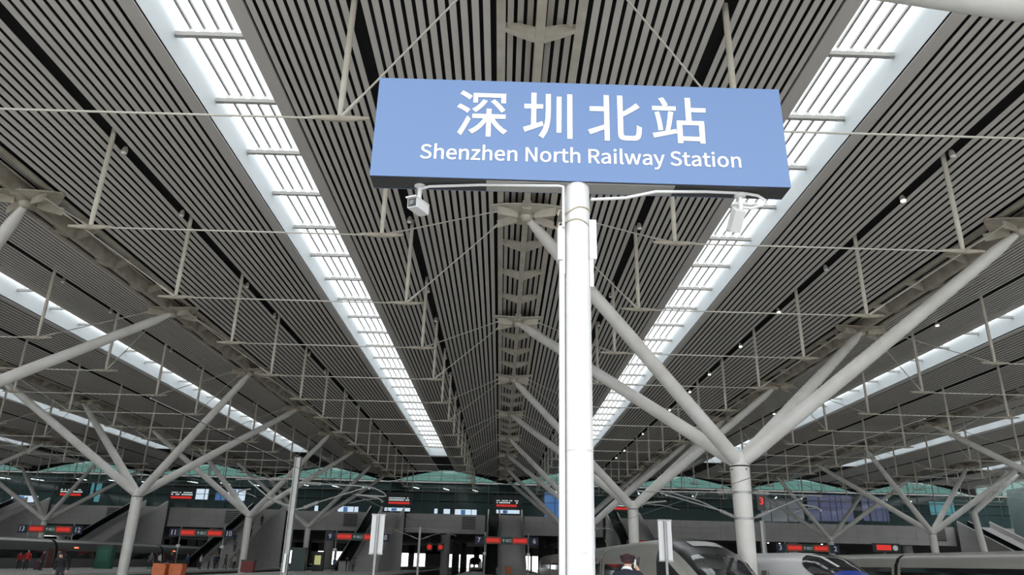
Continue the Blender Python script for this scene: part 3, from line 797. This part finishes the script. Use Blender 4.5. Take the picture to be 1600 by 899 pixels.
# dark train standing beyond platform 10-11
X4 = -46.7
tr, cy_ = train('dark', 'dark grey train behind the people waiting on platform 11', X4, 30.0, 128, [(0, 1.0, -.8, 1.2), (2, 1.5, ZB, 2.2), (5, 1.68, ZB, 2.75), (6, 1.68, ZB, 2.8)], [TDARK, DECK])
for i, (a, b) in enumerate(cy_):
    side_patch(tr, 'window_band', TGLASS, X4, 1, 1.68, ZB, 2.8, a+1.6, b-2.2, .9, 1.62)
    side_patch(tr, 'roof_panel', TSILV, X4, 1, 1.68, ZB, 2.8, a, b-.6, 2.45, 2.72)
    for yy in (a+.4, b-1.7):
        side_patch(tr, 'door', mat('door_red', (.16, .05, .05), .5), X4, 1, 1.68, ZB, 2.8, yy, yy+.9, -.1, 1.8)
    side_patch(tr, 'destination_display', mat('led_amber', (1, .22, .10), .5, emit=.9), X4, 1, 1.68, ZB, 2.8, a+3.0, a+3.8, 1.92, 2.05, .04)
# distant approaching train with two bright headlamps
X5 = -6.79; root = None
tr, cy_ = train('far', 'distant dark train with two glowing headlamps down track 7', X5, 212.0, 232, [(0, .8, -.8, .9), (2, 1.4, ZB, 2.0), (5, 1.6, ZB, 2.75), (6, 1.68, ZB, 2.8)], [TDARK, DECK])
for s_ in (-1, 1):
    h = MB(); h.ball((X5+s_*.62, 211.95, .55), .33, .12, .30, 12, 8); h.build('headlamp', mat('headlamp_lit', (1, .97, .8), .5, emit=9), tr, smooth=True)
# ------------------------------------------------------------------ the station name sign on its pole
xp, yp = 0.72, 6.93
sg = thing('station_sign', (xp, yp, 0), 'big blue station name sign on a tall white pole', 'sign')
sx0, sx1, sz0, sz1, syf = -1.475, 2.97, 3.78+CZ, 5.01+CZ, 6.80
c = MB(); c.box(sx0, syf, sz0, sx1, syf+.26, sz1); c.build('sign_box', DARKM, sg)
c = MB(); c.box(sx0, syf-.012, sz0, sx1, syf, sz1); c.build('blue_face', SIGNB, sg)
c = MB(); c.box(sx0, syf+.26, sz0, sx1, syf+.272, sz1); c.build('blue_face', SIGNB, sg)
c = MB(); c.box(-.25, syf+.02, sz0-.012, 1.75, syf+.24, sz0); c.build('under_plate', ALU, sg)
yt = syf-.016
for ch, x0, x1 in (('\u6df1', -.60, -.04), ('\u5733', .125, .665), ('\u5317', .83, 1.42), ('\u7ad9', 1.53, 2.13)):
    zt = (4.59-.012*(x0+.33)/2)+CZ
    text('chinese_character', ch, SIGNW, sg, (x0+x1)/2, zt-.01, yt, width=x1-x0, height=.585, bold=.012, center=True)
text('lettering', 'Shenzhen North Railway Station', SIGNW, sg, -.965, 3.944+CZ, yt, width=3.43, height=.243, font=FONT_INTER, bold=.0055)
c = MB(); c.tube([(xp, yp, 0), (xp, yp, .5+CZ), (xp, yp, sz0)], [.132, .132, .132], 32); c.build('pole', POLEW, sg, smooth=True)
c = MB(); c.tube([(xp, yp, 1.0+CZ-.022), (xp, yp, 1.0+CZ+.0)], .1335, 32); c.build('pole_joint', mat('joint_grey', (.55, .53, .5), .6), sg, smooth=True)
c = MB(); c.tube([(xp, yp, 0), (xp, yp, .012), (xp, yp, .03)], [.28, .28, .26], 24); c.build('base_plate', POLEW, sg, smooth=True)
# conduit strapped to the pole, going up and out to the cameras
zc_ = 3.66+CZ
c = MB(); c.tube([(xp-.165, yp-.05, 0), (xp-.165, yp-.05, 2.9+CZ)], .030, 12); c.build('cable_duct', POLEW, sg, smooth=True)
c = MB(); c.box(xp-.21, yp-.10, 2.90+CZ, xp-.155, yp+.02, 3.28+CZ); c.box(xp-.165, yp-.08, 2.75+CZ, xp-.135, yp, 3.35+CZ); c.build('junction_box', POLEW, sg)
c = MB(); c.box(xp+.115, yp-.09, 2.92+CZ, xp+.19, yp+.03, 3.36+CZ); c.box(xp+.115, yp-.08, 2.62+CZ, xp+.155, yp+.02, 2.95+CZ); c.build('junction_box', POLEW, sg)
c = MB(); c.tube([(xp-.155, yp-.12, 3.25+CZ), (xp-.155, yp-.12, 3.72+CZ), (xp-.20, yp-.1, 3.74+CZ), (-.3, 6.9, 3.765+CZ), (-.86, 6.95, 3.755+CZ), (-.95, 6.98, 3.74+CZ)], .016, 10); c.build('conduit', POLEW, sg, smooth=True)
c = MB(); c.tube([(xp+.14, yp-.08, 3.60+CZ), (xp+.5, 6.86, 3.635+CZ), (1.55, 6.86, 3.72+CZ), (2.1, 6.9, 3.76+CZ), (2.5, 6.92, 3.765+CZ), (2.66, 6.93, 3.745+CZ), (2.735, 6.93, 3.69+CZ), (2.70, 6.93, 3.63+CZ), (2.58, 6.95, 3.60+CZ), (2.49, 6.97, 3.62+CZ)], .017, 10); c.build('conduit', POLEW, sg, smooth=True)
c = MB()
for zz, tl in ((3.47, .03), (3.33, -.02)):
    pts = [(xp+.142*math.cos(a), yp+.142*math.sin(a), zz+CZ+tl*math.cos(a)+.012*math.sin(3*a)) for a in [2*math.pi*i/20 for i in range(21)]]
    c.tube(pts, .006, 6)
    c.tube([(xp-.14, yp-.06, zz+CZ), (xp-.2, yp-.12, zz+CZ-.03), (xp-.21, yp-.1, zz+CZ-.08)], .006, 6)
c.build('tie_wire', TAN, sg)
c = MB(); c.box(xp-.02, yp-.138, .10+CZ, xp+.055, yp-.128, .19+CZ); c.build('sticker', mat('sticker', (.66, .66, .64), .6), sg)
# surveillance cameras under the sign
def cctv(base, head, yaw, tilt, label, facing):
    root = thing('surveillance_camera', base, label, 'camera', 'cameras under the blue sign')
    bx, by, bz = base; hx, hy, hz = head
    f = MB(); f.tube([(bx, by, bz), (bx, by, bz-.03), (bx, by, bz-.045)], [.062, .062, .035], 16); f.build('flange', POLEW, root, smooth=True)
    s = MB(); s.tube([(bx, by, bz-.04), (bx, by, hz+.09), (hx, hy, hz+.05)], .025, 12); s.build('drop_rod', POLEW, root, smooth=True)
    fw = Vector((math.sin(yaw)*math.cos(tilt), -math.cos(yaw)*math.cos(tilt), -math.sin(tilt)))*facing
    fw.normalize(); rt = fw.cross(Vector((0, 0, 1))).normalized(); up = rt.cross(fw)
    H = Vector(head)
    b = MB(); b.obox(H, rt*.057, fw*.125, up*.052)
    b.obox(H+up*.058+fw*.015, rt*.062, fw*.145, up*.007); b.build('housing', POLEW, root)
    g = MB(); g.obox(H+fw*.126, rt*.049, fw*.003, up*.043); g.build('front_glass', BLKGLOSS, root)
    l = MB(); l.tube([H+fw*.128, H+fw*.142], [.030, .027], 16); l.build('lens', mat('lens_ring', (.12, .12, .13), .3), root, smooth=True)
    return root
cctv((-.965, 6.99, 3.80+CZ), (-.965, 6.97, 3.515+CZ), -.42, .06, 'white camera facing the viewer under the sign end with the first character', 1)
cctv((2.475, 6.95, 3.765+CZ), (2.445, 7.04, 3.50+CZ), .10, -.75, 'white camera facing away beside the looped conduit under the sign', -1)
# ------------------------------------------------------------------ overhead line masts and their arms
def insul(mb, a, b, r=.085):
    a, b = Vector(a), Vector(b); d = b-a; pts = []; rad = []
    n = 9
    for i in range(n+1):
        for f, rr in ((0, r), (.5, r*.55)):
            if i == n and f: continue
            pts.append(a+d*((i+f)/n)*1.0); rad.append(rr*(1 if 0 < i < n else .6))
    mb.tube(pts, rad, 12)
def arm_set(root, x, y, z, s, reach, drop=True, mm=GALV):
    """cantilever: level top tube with insulator, raking tube with insulator, registration arm"""
    xt = x+s*.35
    i1 = MB(); insul(i1, (xt, y, z+1.0), (x+s*1.05, y, z+.98)); i1.build('insulator', INSUL, root, smooth=True)
    i2 = MB(); insul(i2, (xt, y, z-.05), (x+s*1.0, y, z+.22)); i2.build('insulator', INSUL, root, smooth=True)
    a = MB(); R_ = reach
    a.tube([(x, y, z+1.0), (xt, y, z+1.0)], .035, 8); a.tube([(x, y, z-.12), (xt, y, z-.05)], .035, 8)
    a.tube([(x+s*1.05, y, z+.98), (x+s*R_*.70, y, z+.94), (x+s*R_*.86, y, z+.86), (x+s*R_*.97, y, z+.68), (x+s*R_, y, z+.55), (x+s*R_*.97, y, z+.52), (x+s*R_*.66, y, z+.56)] if drop else [(x+s*1.05, y, z+.98), (x+s*R_, y, z+.94)], .030, 8)
    a.tube([(x+s*1.0, y, z+.22), (x+s*R_*.78, y, z+.90)], .030, 8)
    a.build('cantilever_tube', mm, root, smooth=True)
    r = MB(); r.tube([(x+s*R_*.72, y, z+.55), (x+s*R_*.9, y, z+.46), (x+s*R_*.97, y, z+.32), (x+s*R_*.95, y, z+.27)], [.03, .04, .045, .03], 8)
    r.tube([(x+s*R_*.92, y, z+.42), (x+s*R_*.75, y, z+.36), (x+s*R_*.6, y, z+.2)], .015, 6)
    r.build('registration_arm', mm, root, smooth=True)
def mast(x, y, h, label, reach, lean=0.0):
    root = thing('line_mast', (x, y, ZR), label, 'mast', 'overhead line masts')
    m = MB(); z0 = ZR
    for s in (-1, 1): m.bar((x+s*.11, y, z0), (x+s*.11, y, z0+h), .02, .26, (0, 1, 0))
    m.bar((x, y, z0), (x, y, z0+h), .20, .025, (0, 1, 0)); m.build('post', GALV, root)
    return root
m1 = mast(-9.0, 33.0, 6.95, 'grey steel overhead line mast with arms on both sides between tracks 7 and 8', 3.6)
arm_set(m1, -8.9, 33.0, 2.05+CZ, 1, 3.9); arm_set(m1, -9.1, 33.0, 2.2+CZ, -1, 2.5, False)
p = MB(); p.box(-9.05, 32.82, -.6+CZ, -8.95, 32.86, .15+CZ); p.build('number_plate', SIGNW, m1)
m2 = mast(-9.15, 88.0, 6.4, 'thin distant overhead line mast with spreading arms between tracks 7 and 8', 3)
arm_set(m2, -9.1, 88.0, 2.4+CZ, 1, 4.2, False); arm_set(m2, -9.2, 88.0, 2.4+CZ, -1, 4.0, False)
xk, yk = XC+BW*.5, Y0+BL*.5
rc = thing('overhead_arm', (xk, yk-.1, 3.2), 'pale overhead line arms with grey insulators clamped to the big tree column', 'line equipment')
arm_set(rc, xk+.10, yk-.15, 2.15+CZ, 1, 3.4, False)
arm_set(rc, xk-.10, yk-.15, 2.15+CZ, -1, 4.6, False)
c = MB(); c.tube([(xk, yk, 2.0+CZ), (xk, yk, 2.1+CZ)], .43, 20); c.tube([(xk, yk, 3.1+CZ), (xk, yk, 3.2+CZ)], .435, 20); c.build('clamp_band', GALV, rc, smooth=True)
c = MB(); c.tube([(xk-3.3, yk-.15, 3.1+CZ), (xk-1.9, yk-.15, 2.72+CZ), (xk-.6, yk-.15, 2.15+CZ)], .03, 8); c.tube([(xk-2.0, yk-.15, 3.12+CZ), (xk-2.2, yk-.15, 2.8+CZ)], .025, 8); c.build('stay_tube', GALV, rc, smooth=True)
m3 = mast(16.1, 47, 5.6, 'grey signal post with a red lamp figure beside the big tree column', 3); m3['category'] = 'signal post'
c = MB(); c.box(15.85, 46.7, 3.55+CZ-.15, 16.35, 46.95, 4.3+CZ); c.build('lamp_box', BLACK, m3)
text('red_figure', '3', LEDR, m3, 16.1, 3.95+CZ, 46.68, height=.45, center=True, bold=.03)
# contact wires
for x, lab in ((X1, 'over the silver train'), (-6.79, 'over track 7')):
    o = MB().tube([(x, 14, 4.35), (x, 130, 4.35)], .012, 6).build('contact_wire', GALV, None, (x, 60, 4.35))
    tag(o, 'thin overhead contact wire '+lab, 'wire', None, 'thing')
# red signal lamps down the far track
for i, (x, lab) in enumerate(((-11.85, 'red signal lamp under the concourse, over track 8'), (-10.0, 'red signal lamp under the concourse, beside the round pillar'))):
    root = thing('signal_lamp', (x, 130.9, 3.7), lab, 'signal lamp', 'red signal lamps')
    b = MB(); b.box(x-.5, 130.8, 3.15, x+.5, 131.0, 4.4); b.build('backing', BLACK, root)
    b = MB(); b.ball((x, 130.75, 3.75), .40, .08, .40, 14, 8); b.build('lens', LEDR, root, smooth=True)
    b = MB(); b.tube([(x, 130.95, 4.4), (x, 130.95, ZF0)], .05, 8); b.build('hanger', MULL, root)
for i, x in enumerate((46.2, 48.9, 53.0, 55.5, 58.3)):
    root = thing('downlight', (x, 132.5+2*(i % 3), ZF0), 'tiny white downlight under the concourse, %s of the row' % ORD[i], 'lamp', 'downlights under the concourse')
    b = MB(); b.tube([(x, 132.5+2*(i % 3), ZF0-.12), (x, 132.5+2*(i % 3), ZF0)], .16, 12); b.build('can', LAMPW, root)
    b = MB(); b.tube([(x, 132.5+2*(i % 3), ZF0-.2), (x, 132.5+2*(i % 3), ZF0-.12)], .13, 12); b.build('lens', LAMPON, root)
# car position boxes on posts at our platform edges
def carbox(x, y, label):
    root = thing('position_sign', (x, y, 0), label, 'sign', 'white sign boxes at the platform edges')
    z0, z1 = .22+CZ, 1.54+CZ
    b = MB(); b.box(x-.235, y-.05, z0, x+.235, y+.05, z1); b.build('white_box', BOXW, root)
    f = MB(); f.box(x-.26, y-.065, z1, x+.26, y+.065, z1+.05); f.box(x-.26, y-.065, z0-.05, x+.26, y+.065, z0); f.build('end_caps', GALV, root)
    p = MB(); p.tube([(x, y-.10, 0), (x, y-.10, z1)], .055, 14); p.build('post', GALV, root, smooth=True)
carbox(-4.53, 28.5, 'white sign box on a grey post at the platform 7 edge')
carbox(5.90, 27.5, 'white sign box on a grey post in front of the silver train')
# ------------------------------------------------------------------ cleaning carts and small kit
def cart(x, y, label):
    root = thing('orange_cart', (x, y, 0), label, 'cart', 'orange carts on the platform')
    b = MB(); b.prism([(x-.34, .18), (x+.34, .18), (x+.40, .85), (x+.34, 1.0), (x-.34, 1.0), (x-.40, .85)], 'y', y-.35, y+.35); b.build('bin', ORANGE, root)
    l = MB(); l.box(x-.38, y-.4, .98, x+.38, y+.4, 1.04); l.build('lid', ORANGE, root)
    for sx in (-1, 1):
        for s_ in (-1, 1):
            w = MB(); w.tube([(x+sx*.27-.04, y+s_*.25, .11), (x+sx*.27+.04, y+s_*.25, .11)], .11, 12); w.build('wheel', BLACK, root)
    h = MB(); h.tube([(x-.4, y+.38, .8), (x-.4, y+.5, 1.1), (x+.4, y+.5, 1.1), (x+.4, y+.38, .8)], .02, 8); h.build('handle', BLACK, root, smooth=True)
cart(-20.15, 47, 'orange cart on platform 8-9, the one nearer the tree column')
cart(-19.3, 47.3, 'orange cart with a dark load on platform 8-9, second of the pair')
cart(1.2, 104, 'orange cart at the foot of the platform 6 stair')
def kiosk(x, y, w, h, m, label, name='platform_kiosk', cat='kiosk', screen=None):
    root = thing(name, (x, y, 0), label, cat)
    b = MB(); b.box(x-w/2, y-.4, 0, x+w/2, y+.4, h); b.build('body', m, root)
    r = MB(); r.box(x-w/2-.06, y-.46, h, x+w/2+.06, y+.46, h+.12); r.build('roof_slab', MULL, root)
    if screen:
        s = MB(); s.box(x-w*.3, y-.43, h*.35, x+w*.3, y-.4, h*.85); s.build('display', screen, root)
GRNB = mat('kiosk_green', (.02, .11, .075), .5)
kiosk(-41.2, 82, 1.6, 2.2, GRNB, 'dark green display cabinet on platform 10-11', screen=mat('poster_green', (.03, .16, .10), .4))
kiosk(-24.6, 96, 1.7, 2.6, mat('kiosk_teal', (.03, .06, .06), .4), 'dark teal cabinet behind the grey line mast')
kiosk(-22.9, 99, 1.3, 2.2, DARKM, 'drinks machine with a lit yellow panel on platform 9', 'vending_machine', 'vending machine', mat('vend_panel', (.35, .36, .15), .5, emit=.5))
kiosk(-26.2, 82, 1.3, 1.1, mat('red_box', (.22, .03, .03), .5), 'low red box beside the grey line mast', 'equipment_box', 'box')
kiosk(-20.6, 104, 1.3, 1.2, CONC, 'low grey cabinet at the foot of the platform 9 stair', 'equipment_box', 'box')
# ------------------------------------------------------------------ distant raking column at the hall corner
root = thing('corner_column', (64.6, 103, ZR), 'dark forked column at the far end, beyond the last forked white column', 'column')
c = MB(); c.tube([(65.2, 103, ZR), (64.9, 103, 5), (64.5, 103, 9.6)], .42, 18); c.build('trunk', COLP, root, smooth=True)
for q in ((70.3, 101, 14.4), (67.6, 99, 14.6)):
    c = MB(); c.tube([(64.5, 103, 9.4), q], [.32, .24], 14); c.build('branch', COLP, root, smooth=True)
# ------------------------------------------------------------------ people
def skin_mesh(name, joints, bones, mats, levels=1):
    me = bpy.data.meshes.new(name); names = list(joints)
    me.from_pydata([joints[n][0] for n in names], [], []) if False else me.from_pydata([joints[n][0] for n in names], [(names.index(a), names.index(b)) for a, b in bones], [])
    o = bpy.data.objects.new(name, me); COL.objects.link(o)
    sk = o.modifiers.new('skin', 'SKIN'); sk.use_smooth_shade = True
    for i, n in enumerate(names):
        r = joints[n][1]; r = r if hasattr(r, '__len__') else (r, r)
        me.skin_vertices[0].data[i].radius = r
        me.skin_vertices[0].data[i].use_root = (i == 0)
    sb = o.modifiers.new('sub', 'SUBSURF'); sb.levels = levels; sb.render_levels = levels
    bpy.context.view_layer.update()
    out = bpy.data.meshes.new_from_object(o.evaluated_get(bpy.context.evaluated_depsgraph_get()))
    bpy.data.objects.remove(o)
    out.name = name
    for m in mats: out.materials.append(m)
    return out
def pose(kind):
    J = {'pelvis': ((0, 0, .92), (.15, .11)), 'waist': ((0, 0, 1.08), (.135, .10)), 'chest': ((0, -.01, 1.28), (.165, .115)), 'neckb': ((0, .0, 1.43), (.085, .075)), 'neck': ((0, -.005, 1.50), (.052, .055)),
         'headb': ((0, -.015, 1.56), (.072, .085)), 'head': ((0, -.01, 1.64), (.080, .098)), 'crown': ((0, .0, 1.70), (.055, .065)), 'nose': ((0, -.095, 1.60), (.014, .02))}
    B = [('pelvis', 'waist'), ('waist', 'chest'), ('chest', 'neckb'), ('neckb', 'neck'), ('neck', 'headb'), ('headb', 'head'), ('head', 'crown'), ('headb', 'nose')]
    step = {'stand': 0.02, 'walk': .26, 'phone': .03, 'bend': .06}[kind]
    for s, n in ((-1, 'l'), (1, 'r')):
        f = step*s
        J['hip'+n] = ((s*.09, 0, .86), (.095, .095)); J['knee'+n] = ((s*.10, -f*.6-.01, .47), (.06, .065)); J['ankle'+n] = ((s*.11, -f*.75+.03+abs(f)*.2, .08), (.04, .045)); J['toe'+n] = ((s*.13, -f*.75-.13+abs(f)*.2, .035), (.042, .03))
        J['sho'+n] = ((s*.185, 0, 1.38), (.068, .068))
        if kind == 'phone' and s == -1:
            J['elb'+n] = ((-.31, -.10, 1.20), (.052, .052)); J['wri'+n] = ((-.18, -.15, 1.42), (.034, .03)); J['pal'+n] = ((-.135, -.15, 1.50), (.028, .04))
            for q in range(4): J['f%d%s' % (q, n)] = ((-.118, -.18+q*.022, 1.555+.006*(q % 2)), (.009, .009)); B.append(('pal'+n, 'f%d%s' % (q, n)))
            J['th'+n] = ((-.11, -.19, 1.51), (.010, .010)); B.append(('wri'+n, 'th'+n))
        else:
            sw = -.25*s if kind == 'walk' else 0
            J['elb'+n] = ((s*.245, sw*.4+.03, 1.12), (.046, .046)); J['wri'+n] = ((s*.25, sw-.05, .88), (.031, .028)); J['pal'+n] = ((s*.245, sw-.07, .81), (.024, .038))
            for q in range(4): J['f%d%s' % (q, n)] = ((s*.235, sw-.10+q*.02, .715+.008*abs(q-1.5)), (.009, .009)); B.append(('pal'+n, 'f%d%s' % (q, n)))
            J['th'+n] = ((s*.225, sw-.115, .77), (.010, .010)); B.append(('wri'+n, 'th'+n))
        B += [('pelvis', 'hip'+n), ('hip'+n, 'knee'+n), ('knee'+n, 'ankle'+n), ('ankle'+n, 'toe'+n), ('chest', 'sho'+n), ('sho'+n, 'elb'+n), ('elb'+n, 'wri'+n), ('wri'+n, 'pal'+n)]
    if kind == 'phone':
        for k_, (dy, dz) in dict(neckb=(-.01, .02), neck=(-.03, .0), headb=(-.06, -.02), head=(-.07, -.035), crown=(-.07, -.04), nose=(-.065, -.045)).items():
            (x, y, z), r = J[k_]; J[k_] = ((x, y+dy, z+dz), r)
        for n in 'lr': (x, y, z), r = J['sho'+n]; J['sho'+n] = ((x*1.12, y, z+.045), (.075, .075))
        J['chest'] = (J['chest'][0], (.19, .125)); J['neckb'] = (J['neckb'][0], (.12, .085))
    if kind == 'bend':
        for k_, ((x, y, z), r) in list(J.items()):
            if z > 1.0 and k_ not in (): a = .75*(min(z, 1.4)-.95)/.45; dz = z-.95; J[k_] = ((x, y*math.cos(a)-dz*math.sin(a), .95+dz*math.cos(a)+y*math.sin(a)), r)
    return J, B
BODY = {}
def body_mesh(kind, top):
    key = (kind, top.name)
    if key in BODY: return BODY[key]
    J, B = pose(kind)
    me = skin_mesh('person', J, B, [top, PANTS, SKIN, BLACK], 1)
    hd = Vector(J['head'][0]); nk = Vector(J['neck'][0])
    pals = [Vector(J['pal'+n][0]) for n in 'lr']
    for p in me.polygons:
        c = p.center
        mi = 0
        if c.z < .07: mi = 3
        elif c.z < .90 and abs(c.x) < .20: mi = 1
        if (c-hd).length < .17 or (c-nk).length < .045: mi = 2
        if any((c-q).length < .115 for q in pals) and (c.z < .84 or c.z > 1.44): mi = 2
        p.material_index = mi
        p.use_smooth = True
    BODY[key] = me; return me
def person(loc, rot, kind, top, label, hair=HAIRM, scale=1.0, group='people waiting on the platforms', long=False):
    me = body_mesh(kind, top)
    o = bpy.data.objects.new('person', me); COL.objects.link(o); o.location = loc; o.rotation_euler = (0, 0, rot); o.scale = (scale,)*3
    tag(o, label, 'person', group, 'thing')
    J, _ = pose(kind); h = Vector(J['head'][0])
    b = MB(); b.ball((h.x, h.y+.022, h.z+.035), .098, .108, .095, 14, 9)
    if long: b.ball((h.x, h.y+.065, h.z-.08), .085, .06, .14, 12, 8)
    me2 = bpy.data.meshes.new('hair'); me2.from_pydata(b.v, [], b.f); me2.materials.append(hair)
    hr = bpy.data.objects.new('hair', me2); COL.objects.link(hr); hr.parent = o
    return o
# attendant with peaked cap by the silver train, back to the viewer, hand at the ear
att = person((2.19, 13.4, 0), math.pi*.86, 'phone', NAVY, 'person in navy uniform and maroon cap holding a hand to the ear', hair=mat('hair_brown', (.06, .012, .014), .6), group=None, scale=1.01)
cpm = MB(); cpm.tube([(0, -.06, 1.60), (0, -.065, 1.63), (0, -.07, 1.67), (0, -.075, 1.70), (0, -.075, 1.715)], [.112, .115, .135, .125, .06], 20)
cpm.prism([(-.10, -.15), (-.07, -.23), (0, -.255), (.07, -.23), (.10, -.15)], 'z', 1.60, 1.612)
me = bpy.data.meshes.new('peaked_cap'); me.from_pydata(cpm.v, [], cpm.f); me.materials.append(MAROON); c_ = bpy.data.objects.new('peaked_cap', me); COL.objects.link(c_); c_.parent = att
cpm = MB(); cpm.tube([(0, -.015, 1.46), (0, -.025, 1.49), (0, -.03, 1.505)], [.105, .085, .078], 16)
me = bpy.data.meshes.new('collar'); me.from_pydata(cpm.v, [], cpm.f); me.materials.append(SIGNW); c_ = bpy.data.objects.new('collar', me); COL.objects.link(c_); c_.parent = att
cpm = MB(); cpm.box(-.112, -.19, 1.50, -.100, -.11, 1.64)
me = bpy.data.meshes.new('phone'); me.from_pydata(cpm.v, [], cpm.f); me.materials.append(SIGNW); c_ = bpy.data.objects.new('phone', me); COL.objects.link(c_); c_.parent = att
person((-18.2, 32.8, 0), .3, 'bend', CLOTHS[0], 'person in black bending on platform 8-9, nearest of the small figures', group=None)
# crowd on platform 10-11: x, y, rot, pose, cloth, label
CR = [(-40.5, 56, 0.5, 'stand', 1, 'person in a red top standing near the dark train'), (-43.2, 53, 1.2, 'bend', 4, 'person in grey bending over luggage at the frame edge'), (-41.0, 52.5, 2, 'stand', 2, 'person in a tan coat beside the bent figure'),
      (-42.0, 57.5, .4, 'bend', 1, 'person in red crouching by the dark train'), (-38.9, 55.5, 1.5, 'stand', 6, 'person in plum behind the bending figure in black'), (-38.2, 58.5, -1.2, 'bend', 0, 'person in black leaning beside the green cabinet'),
      (-39.6, 59, 2.2, 'stand', 4, 'person in grey next to the figure in plum'), (-36.5, 66, .2, 'walk', 0, 'person in black walking behind the green cabinet'),
      (-37.5, 73, .8, 'stand', 4, 'person in grey just past the white column trunk'), (-36.8, 73.5, 2.6, 'stand', 5, 'person in a white top just past the white column trunk'), (-36.2, 75, 0, 'walk', 0, 'person in black walking toward the stair of platform 11'),
      (-37.2, 78, 3, 'stand', 6, 'person in plum waiting before the blue figure'), (-36.0, 79, 1, 'stand', 3, 'person in a blue coat on platform 11'), (-35.0, 80.5, 1.5, 'stand', 5, 'person in pale clothes beside the blue coat'),
      (-34.2, 81, 2.5, 'stand', 4, 'person in grey near the sign numbered 11'), (-33.6, 82, .5, 'stand', 0, 'person in black under the sign numbered 11'), (-34.8, 84.5, 0, 'walk', 3, 'person in dark blue walking under the sign'),
      (-33.9, 86, 2, 'stand', 2, 'person in tan waiting at the stair foot of platform 10'), (-33.6, 88, 1, 'stand', 5, 'person in white at the stair foot of platform 10'), (-35.4, 90, 2, 'walk', 0, 'person in black walking at the stair foot'),
      (-20.6, 98, .6, 'stand', 3, 'person in dark blue beside the drinks machine'), (-19.5, 100, 1.9, 'stand', 0, 'person in black at the foot of the platform 9 stair'), (-18.7, 100.5, 3, 'stand', 4, 'person in grey at the foot of the platform 9 stair')]
for x, y, r, kd, ci, lab in CR: person((x, y+(11.5 if y < 92 else 0), 0), r, kd, CLOTHS[ci], lab, scale=random.uniform(.94, 1.05), long=random.random() < .4)
# people climbing the stair of platform 10-11
for i, (fy, dx, ci) in enumerate(((.12, .4, 0), (.22, 1.6, 4), (.33, .6, 3), (.42, 1.9, 0), (.55, .9, 6), (.66, 1.7, 0))):
    n = int(48*fy); yy = 105.5+23.8*(n+.5)/48
    person((valley(-2)+dx, yy, 9.06*(n+1)/48), math.pi, 'stand', CLOTHS[ci], 'person climbing the platform 10 stair, %s from the bottom' % ORD[i])
# suitcases on platform 10-11
for i, (x, y, m, lab) in enumerate(((-42.6, 66, CLOTHS[4], 'grey suitcase beside the bent figure'), (-39.9, 68.2, CLOTHS[6], 'plum suitcase by the person in the red top'), (-36.9, 87.5, CLOTHS[5], 'pale suitcase near the white column trunk'))):
    root = thing('suitcase', (x, y, 0), lab, 'suitcase')
    b = MB(); b.box(x-.22, y-.14, .06, x+.22, y+.14, .68); b.build('shell', m, root)
    h = MB(); h.tube([(x-.12, y+.1, .68), (x-.12, y+.1, 1.0), (x+.12, y+.1, 1.0), (x+.12, y+.1, .68)], .012, 6); h.build('pull_handle', GALV, root)
    for sx in (-1, 1):
        w = MB(); w.ball((x+sx*.17, y, .04), .04, nu=8, nv=6); w.build('wheel', BLACK, root)
